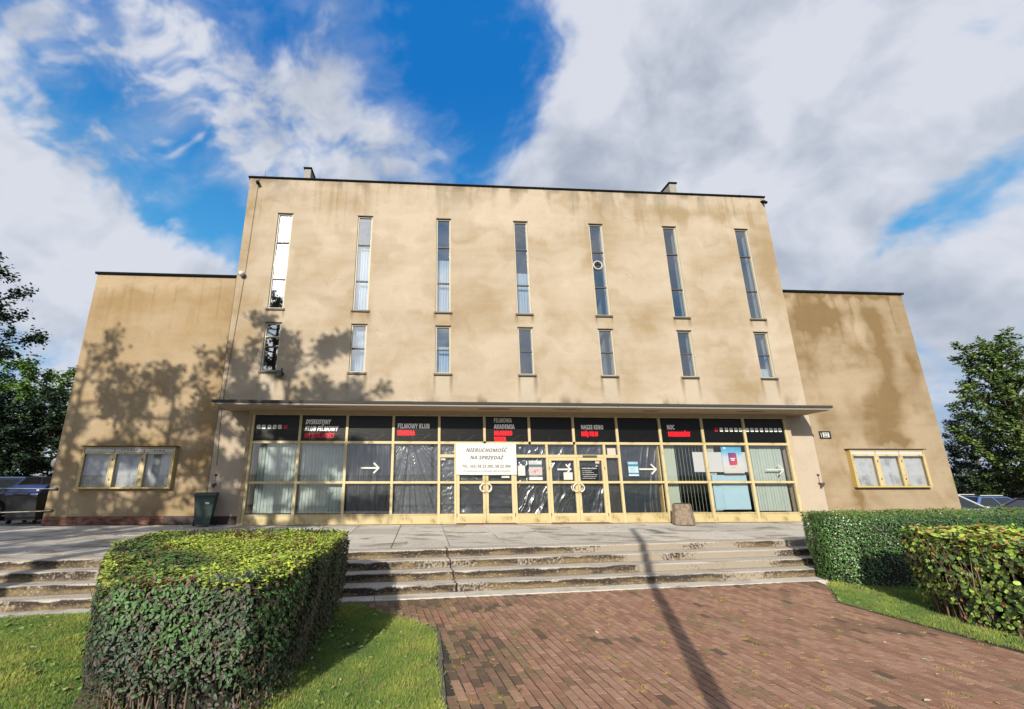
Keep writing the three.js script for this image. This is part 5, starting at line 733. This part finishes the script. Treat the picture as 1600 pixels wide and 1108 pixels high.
// grass
{
  const blade = []; for (let k = 0; k < 6; k++) { const a = k / 6 * 6.283 + 0.4, r = 0.012 + 0.01 * (k % 3), lean = 0.35 + 0.25 * (k % 2), w = 0.0028, h = 0.034 + 0.010 * (k % 3), c = Math.cos(a), s = Math.sin(a), tx = c * (r + lean * h), tz = s * (r + lean * h); blade.push([c * r - s * w, 0, s * r + c * w], [c * r + s * w, 0, s * r - c * w], [mix(c * r, tx, 0.45) + s * w * 0.8, h * 0.6, mix(s * r, tz, 0.45) - c * w * 0.8], [c * r - s * w, 0, s * r + c * w], [mix(c * r, tx, 0.45) + s * w * 0.8, h * 0.6, mix(s * r, tz, 0.45) - c * w * 0.8], [tx, h, tz]); }
  const g = new THREE.BufferGeometry(); g.setAttribute('position', new THREE.Float32BufferAttribute(blade.flat(), 3)); g.setAttribute('uv', new THREE.Float32BufferAttribute(new Float32Array(blade.length * 2), 2)); g.computeVertexNormals();
  const lawnGrass = (label, outline, N, box) => {
    const im = new THREE.InstancedMesh(g, P(1, 1, 1, 0.95, { side: THREE.DoubleSide, transmission: 0.35, thickness: 0 }), N); im.name = numbered('grass'); im.castShadow = im.receiveShadow = true; let i = 0, guard = 0;
    while (i < N && guard++ < N * 20) {
      const x = rr(box[0], box[1]), z = rr(box[2], box[3]); if (!inside(x + gauss() * 0.035, z + gauss() * 0.035, outline) || (x < -2.8 && inside(-4.1 + (x + 4.1) * 1.12, 8.8 + (z - 8.8) * 1.1, [[-2.6, 7.2], [-2.6, 10.2], [-3, 10.8], [-4.1, 10.9], [-4.6, 10.5], [-5.8, 8.3], [-5.7, 7], [-4.2, 6.75]]))) continue;
      const bare = gn(x * 0.8 + 3, z * 0.8) * 0.5 + gn(x * 3.1, z * 3.1) * 0.5; if (bare > 0.34 && rnd() < 0.7) continue;
      const hl = gn(x * 0.6 + 9, z * 0.6) * 0.5 + gn(x * 2.2, z * 2.2 + 7) * 0.5; D.position.set(x, G - 0.004, z); D.rotation.set(gauss() * 0.2, rnd() * 6.28, gauss() * 0.2); const s = rr(0.5, 1.25) * (0.85 + 0.7 * hl); D.scale.set(s, s * rr(0.7, 1.2), s); D.updateMatrix(); im.setMatrixAt(i, D.matrix);
      const c = rnd() < 0.07 ? [0.30, 0.22, 0.10] : mix3([0.12, 0.27, 0.022], [0.44, 0.48, 0.075], clamp(0.36 + hl * 1.1 + gauss() * 0.38)); im.setColorAt(i, C.setRGB(...jit(c, 0.15))); i++;
    }
    im.count = i; scene.add(im); tag(im, label, 'grass', null, 'stuff');
  };
  lawnGrass('short sunlit grass round the big left hedge', lawnL, 95000, [-9, -1.1, 7, 12.3]);
  lawnGrass('short grass strip between the path and the right hedges', lawnR, 42000, [5.7, 10, 5.4, 12.3]);
  { const N = 5200, im = new THREE.InstancedMesh(leafGeo, leafMat(0.6), N); im.name = 'lawn_weeds'; im.castShadow = im.receiveShadow = true; let i = 0;
    while (i < N) { const left = rnd() < 0.75, x0 = left ? rr(-8.5, -1.25) : rr(5.9, 8.6), z0 = left ? rr(7.2, 11.6) : rr(6, 10.5); if (!inside(x0, z0, left ? lawnL : lawnR) || gn(x0 * 0.9 + 5, z0 * 0.9) < -0.05) continue; const n = 6 + Math.floor(rnd() * 9), big = rr(0.03, 0.06), c = mix3([0.10, 0.20, 0.03], [0.26, 0.34, 0.09], rnd()); for (let k = 0; k < n && i < N; k++) { const a = rnd() * 6.28; place(im, i++, V(x0 + Math.cos(a) * 0.02 * rnd(), G + 0.012 + rnd() * 0.02, z0 + Math.sin(a) * 0.02 * rnd()), V(Math.cos(a) * 0.5, 1, Math.sin(a) * 0.5).normalize(), big * rr(0.6, 1.2), a, jit(c, 0.2), 1.2); } }
    scene.add(im); tag(im, 'small broad leaved weeds growing among the lawn grass', 'weeds', null, 'stuff'); }
  // fallen leaves and litter
  const N = 240, im = new THREE.InstancedMesh(leafGeo, leafMat(0.7), N); im.name = 'fallen_leaves'; im.castShadow = true;
  for (let i = 0; i < N; i++) { let x, z, y = G + 0.012; if (i < 150) { x = rr(-7, -1.3); z = rr(7.3, 11); y = G + 0.035; } else if (i < 215) { x = rr(-1, 5.8); z = rr(6.6, 11); if (!inside(x, z, pathOutline)) { x = 2; z = 8; } } else { x = rr(-5, 7); z = rr(0.6, 4); y = 0.014; } const q = rnd(); place(im, i, V(x, y, z), V(gauss() * 0.3, 1, gauss() * 0.3).normalize(), rr(0.035, 0.08), rnd() * 6, q < 0.4 ? [0.38, 0.27, 0.12] : q < 0.7 ? [0.5, 0.45, 0.33] : [0.25, 0.12, 0.06]); }
  scene.add(im); tag(im, 'dry fallen leaves scattered over lawn, path and terrace', 'fallen leaves', null, 'stuff');
}

// trees and shrubs
function tree(name, label, pos, o, grp) {
  const t = tag(group(name, null, pos), label, o.cat || 'tree', grp), H = o.h, limbs = [], tips = [], up = V(0, 1, 0);
  const base = o.base ?? 0.2, trunkPts = []; for (let k = 0; k <= 7; k++) trunkPts.push(V(gauss() * 0.02 * H * (k / 7), H * 0.9 * k / 7, gauss() * 0.02 * H * (k / 7)));
  limbs.push(tube(trunkPts, o.r ?? H * 0.018, (o.r ?? H * 0.018) * 0.15, 9)); const tc = new THREE.CatmullRomCurve3(trunkPts);
  const n1 = o.limbs ?? 26;
  for (let k = 0; k < n1; k++) {
    const f = mix(base, 0.97, (k + rnd() * 0.8) / n1), s = tc.getPoint(f), a = k * 2.4 + gauss() * 0.3, prof = o.profile((f - base) / (1 - base)), len = prof * o.w * rr(0.75, 1.12);
    const dir = V(Math.cos(a), o.rise ?? 0.45, Math.sin(a)).normalize(), e = s.clone().addScaledVector(dir, len), m = s.clone().lerp(e, 0.5).add(V(gauss() * 0.06 * len, (o.sag ?? -0.06) * len, gauss() * 0.06 * len));
    limbs.push(tube([s, m, e], 0.012 + len * 0.016, 0.008, 5, false)); const lc = new THREE.QuadraticBezierCurve3(s, m, e);
    const n2 = Math.max(3, Math.round(len * (o.sub ?? 3)));
    for (let q = 0; q < n2; q++) { const g = mix(o.bare ?? 0.3, 1, (q + rnd()) / n2), b = lc.getPoint(g), l2 = (o.twig ?? 0.7) * rr(0.5, 1.2) * (1.1 - 0.5 * g), d2 = V(gauss() + dir.x * 0.6, 0.35 + gauss() * 0.6, gauss() + dir.z * 0.6).normalize(), e2 = b.clone().addScaledVector(d2, l2); limbs.push(tube([b, e2], 0.014, 0.004, 4, false)); tips.push([b, e2]); }
  }
  mesh('trunk', limbs, mat.bark, t);
  const N = o.leaves, im = new THREE.InstancedMesh(o.leaf || leafGeo, leafMat(0.6), N); im.name = 'crown'; im.castShadow = im.receiveShadow = true; t.add(stuff(im));
  const tone = tips.map(() => gauss());
  for (let i = 0; i < N; i++) { const k = Math.floor(rnd() * tips.length), [b, e] = tips[k], f = Math.sqrt(rnd()), p = b.clone().lerp(e, f * 1.1).add(V(gauss(), gauss() * 0.8, gauss()).multiplyScalar(o.spread ?? 0.22)), n = V(gauss() * 0.8, 0.8 + gauss() * 0.6, gauss() * 0.8).normalize(); const c = mix3(o.dark, o.light, clamp(0.45 + tone[k] * 0.35 + gauss() * 0.3)); place(im, i, p, n, o.size * rr(0.6, 1.3), rnd() * 6.28, c, 1.25); }
  return t;
}
const oval = (f) => Math.sqrt(Math.max(0.02, 1 - Math.pow((f - 0.42) / 0.6, 2))), cone = (f) => 0.25 + 0.85 * Math.pow(1 - f, 0.8) * sm(-0.25, 0.15, f), column = (f) => Math.pow(Math.sin(Math.PI * clamp(0.12 + f * 0.86)), 0.6);
// in the picture, left
tree('broadleaf_tree', 'tall dark broadleaf tree cut by the left edge of the picture', [-27.2, -0.7, -9], { h: 15.6, w: 4.4, limbs: 34, profile: oval, leaves: 19000, size: 0.19, dark: [0.014, 0.036, 0.013], light: [0.05, 0.105, 0.024], spread: 0.34, twig: 1.0, base: 0.22, rise: 0.35 });
tree('broadleaf_tree', 'mid green bushy tree filling the gap beside the left wing', [-22.3, -0.7, -10.5], { h: 8.8, w: 3.2, limbs: 36, profile: oval, leaves: 26000, size: 0.16, dark: [0.05, 0.12, 0.022], light: [0.20, 0.36, 0.05], spread: 0.3, twig: 0.9, base: 0.08, rise: 0.3 });
tree('broadleaf_tree', 'bright yellow green tree against the edge of the left wing', [-20.9, -0.7, -15], { h: 9.3, w: 2.6, limbs: 30, profile: oval, leaves: 20000, size: 0.16, dark: [0.08, 0.18, 0.02], light: [0.25, 0.42, 0.05], spread: 0.3, twig: 0.8, base: 0.1 });
for (const [x, z, h, lab] of [[-18.2, -6.5, 5.6, 'dark dense shrub behind the waste container'], [-21.2, -5.5, 6.0, 'dark dense shrub at the left edge behind the blue car'], [-25, -5, 6.2, 'dark dense shrub left of the blue car']]) tree('shrub', lab, [x, -0.1, z], { cat: 'shrub', h, w: 2.1, limbs: 34, profile: column, leaves: 34000, size: 0.125, dark: [0.01, 0.025, 0.012], light: [0.025, 0.06, 0.02], spread: 0.28, twig: 0.7, base: 0.02, r: 0.06, rise: 0.25 });
// in the picture, right
tree('birch_tree', 'loose upswept green tree at the right edge above the cars', [36.2, -0.8, -11], { h: 11.7, w: 3.9, limbs: 46, profile: (f) => 0.3 + 0.95 * Math.pow(1 - f, 0.7), leaves: 31000, size: 0.17, dark: [0.04, 0.09, 0.022], light: [0.20, 0.29, 0.06], spread: 0.19, twig: 1.0, base: 0.06, rise: 1.35, sag: -0.05, bare: 0.12, sub: 4 });
tree('birch_tree', 'second loose green tree behind the one at the right edge', [41.5, -0.8, -10], { h: 12.5, w: 4.2, limbs: 40, profile: cone, leaves: 24000, size: 0.18, dark: [0.02, 0.045, 0.014], light: [0.07, 0.12, 0.03], spread: 0.3, twig: 1.0, base: 0.06, rise: 0.7, sag: 0.04 });
tree('conifer_tree', 'dark evergreen tree behind the right corner of the right wing', [33.3, -0.8, -15.5], { h: 7.3, w: 2.6, limbs: 46, profile: (f) => 0.12 + Math.pow(1 - f, 0.8), leaves: 24000, size: 0.13, dark: [0.008, 0.024, 0.016], light: [0.02, 0.05, 0.028], spread: 0.24, twig: 0.5, base: 0.03, rise: 0.1 });
tree('conifer_tree', 'darker evergreen tree further right behind the cars', [42, -0.8, -18], { h: 8.0, w: 3.2, limbs: 46, profile: (f) => 0.12 + Math.pow(1 - f, 0.8), leaves: 22000, size: 0.15, dark: [0.008, 0.022, 0.014], light: [0.02, 0.046, 0.024], spread: 0.3, twig: 0.5, base: 0.03, rise: 0.1 });
for (const [x, z, h, w, d, l, lab] of [[37, -13, 2.6, 2.4, [0.02, 0.05, 0.01], [0.08, 0.14, 0.03], 'green shrub under the right trees behind the silver car'], [43.5, -15, 1.5, 1.2, [0.14, 0.06, 0.03], [0.3, 0.15, 0.07], 'rust coloured shrub above the blue car roof'], [34.5, -17, 2.8, 2.5, [0.01, 0.03, 0.012], [0.03, 0.07, 0.02], 'dark shrub beside the corner of the right wing'], [50, -14, 3.4, 3, [0.014, 0.035, 0.012], [0.045, 0.09, 0.02], 'dark green shrub at the right edge behind the purple car']]) tree('shrub', lab, [x, -0.8, z], { cat: 'shrub', h, w, limbs: 26, profile: column, leaves: 9000, size: 0.13, dark: d, light: l, spread: 0.25, twig: 0.6, base: 0.02, r: 0.05 });
// behind the camera: the trees and the lamp whose shadows fall into the picture
tree('street_tree', 'tall street tree left of the viewpoint shading the left wing', [-18.6, -0.62, 15.5], { h: 15.4, w: 4.3, limbs: 34, profile: oval, leaves: 8000, size: 0.2, dark: [0.02, 0.05, 0.012], light: [0.07, 0.12, 0.03], spread: 0.24, twig: 0.9, base: 0.34, rise: 0.35 });
tree('street_tree', 'street tree left of the viewpoint shading the edge of the main facade', [-11.4, -0.62, 14.6], { h: 15.8, w: 3.2, limbs: 30, profile: oval, leaves: 15000, size: 0.19, dark: [0.02, 0.05, 0.012], light: [0.07, 0.12, 0.03], spread: 0.27, twig: 0.8, base: 0.38, rise: 0.35 });
tree('street_tree', 'lower street tree behind the left lawn', [-14.9, -0.62, 13.4], { h: 14.0, w: 3.1, limbs: 28, profile: oval, leaves: 6000, size: 0.19, dark: [0.02, 0.05, 0.012], light: [0.07, 0.12, 0.03], spread: 0.24, twig: 0.8, base: 0.34, rise: 0.35 });
{
  const l = tag(group('street_lamp', null, [-0.72, -0.62, 16.3]), 'tall concrete street lamp behind the viewpoint, its shadow crossing the brick path', 'street lamp');
  mesh('pole', tube([V(0, 0, 0), V(0, 4, 0), V(0, 7.9, 0)], 0.13, 0.07, 14), M(0.35, 0.34, 0.32, 0.9), l); mesh('arm', tube([V(0, 7.8, 0), V(0.05, 8.2, 0.5), V(0.1, 8.3, 1.2)], 0.04, 0.03, 8), mat.steel, l); mesh('lamp_head', bx(-0.05, 0.2, 8.22, 8.36, 1.1, 1.8, 0.05), M(0.3, 0.3, 0.3, 0.4), l);
}

renderer.render(scene, camera);
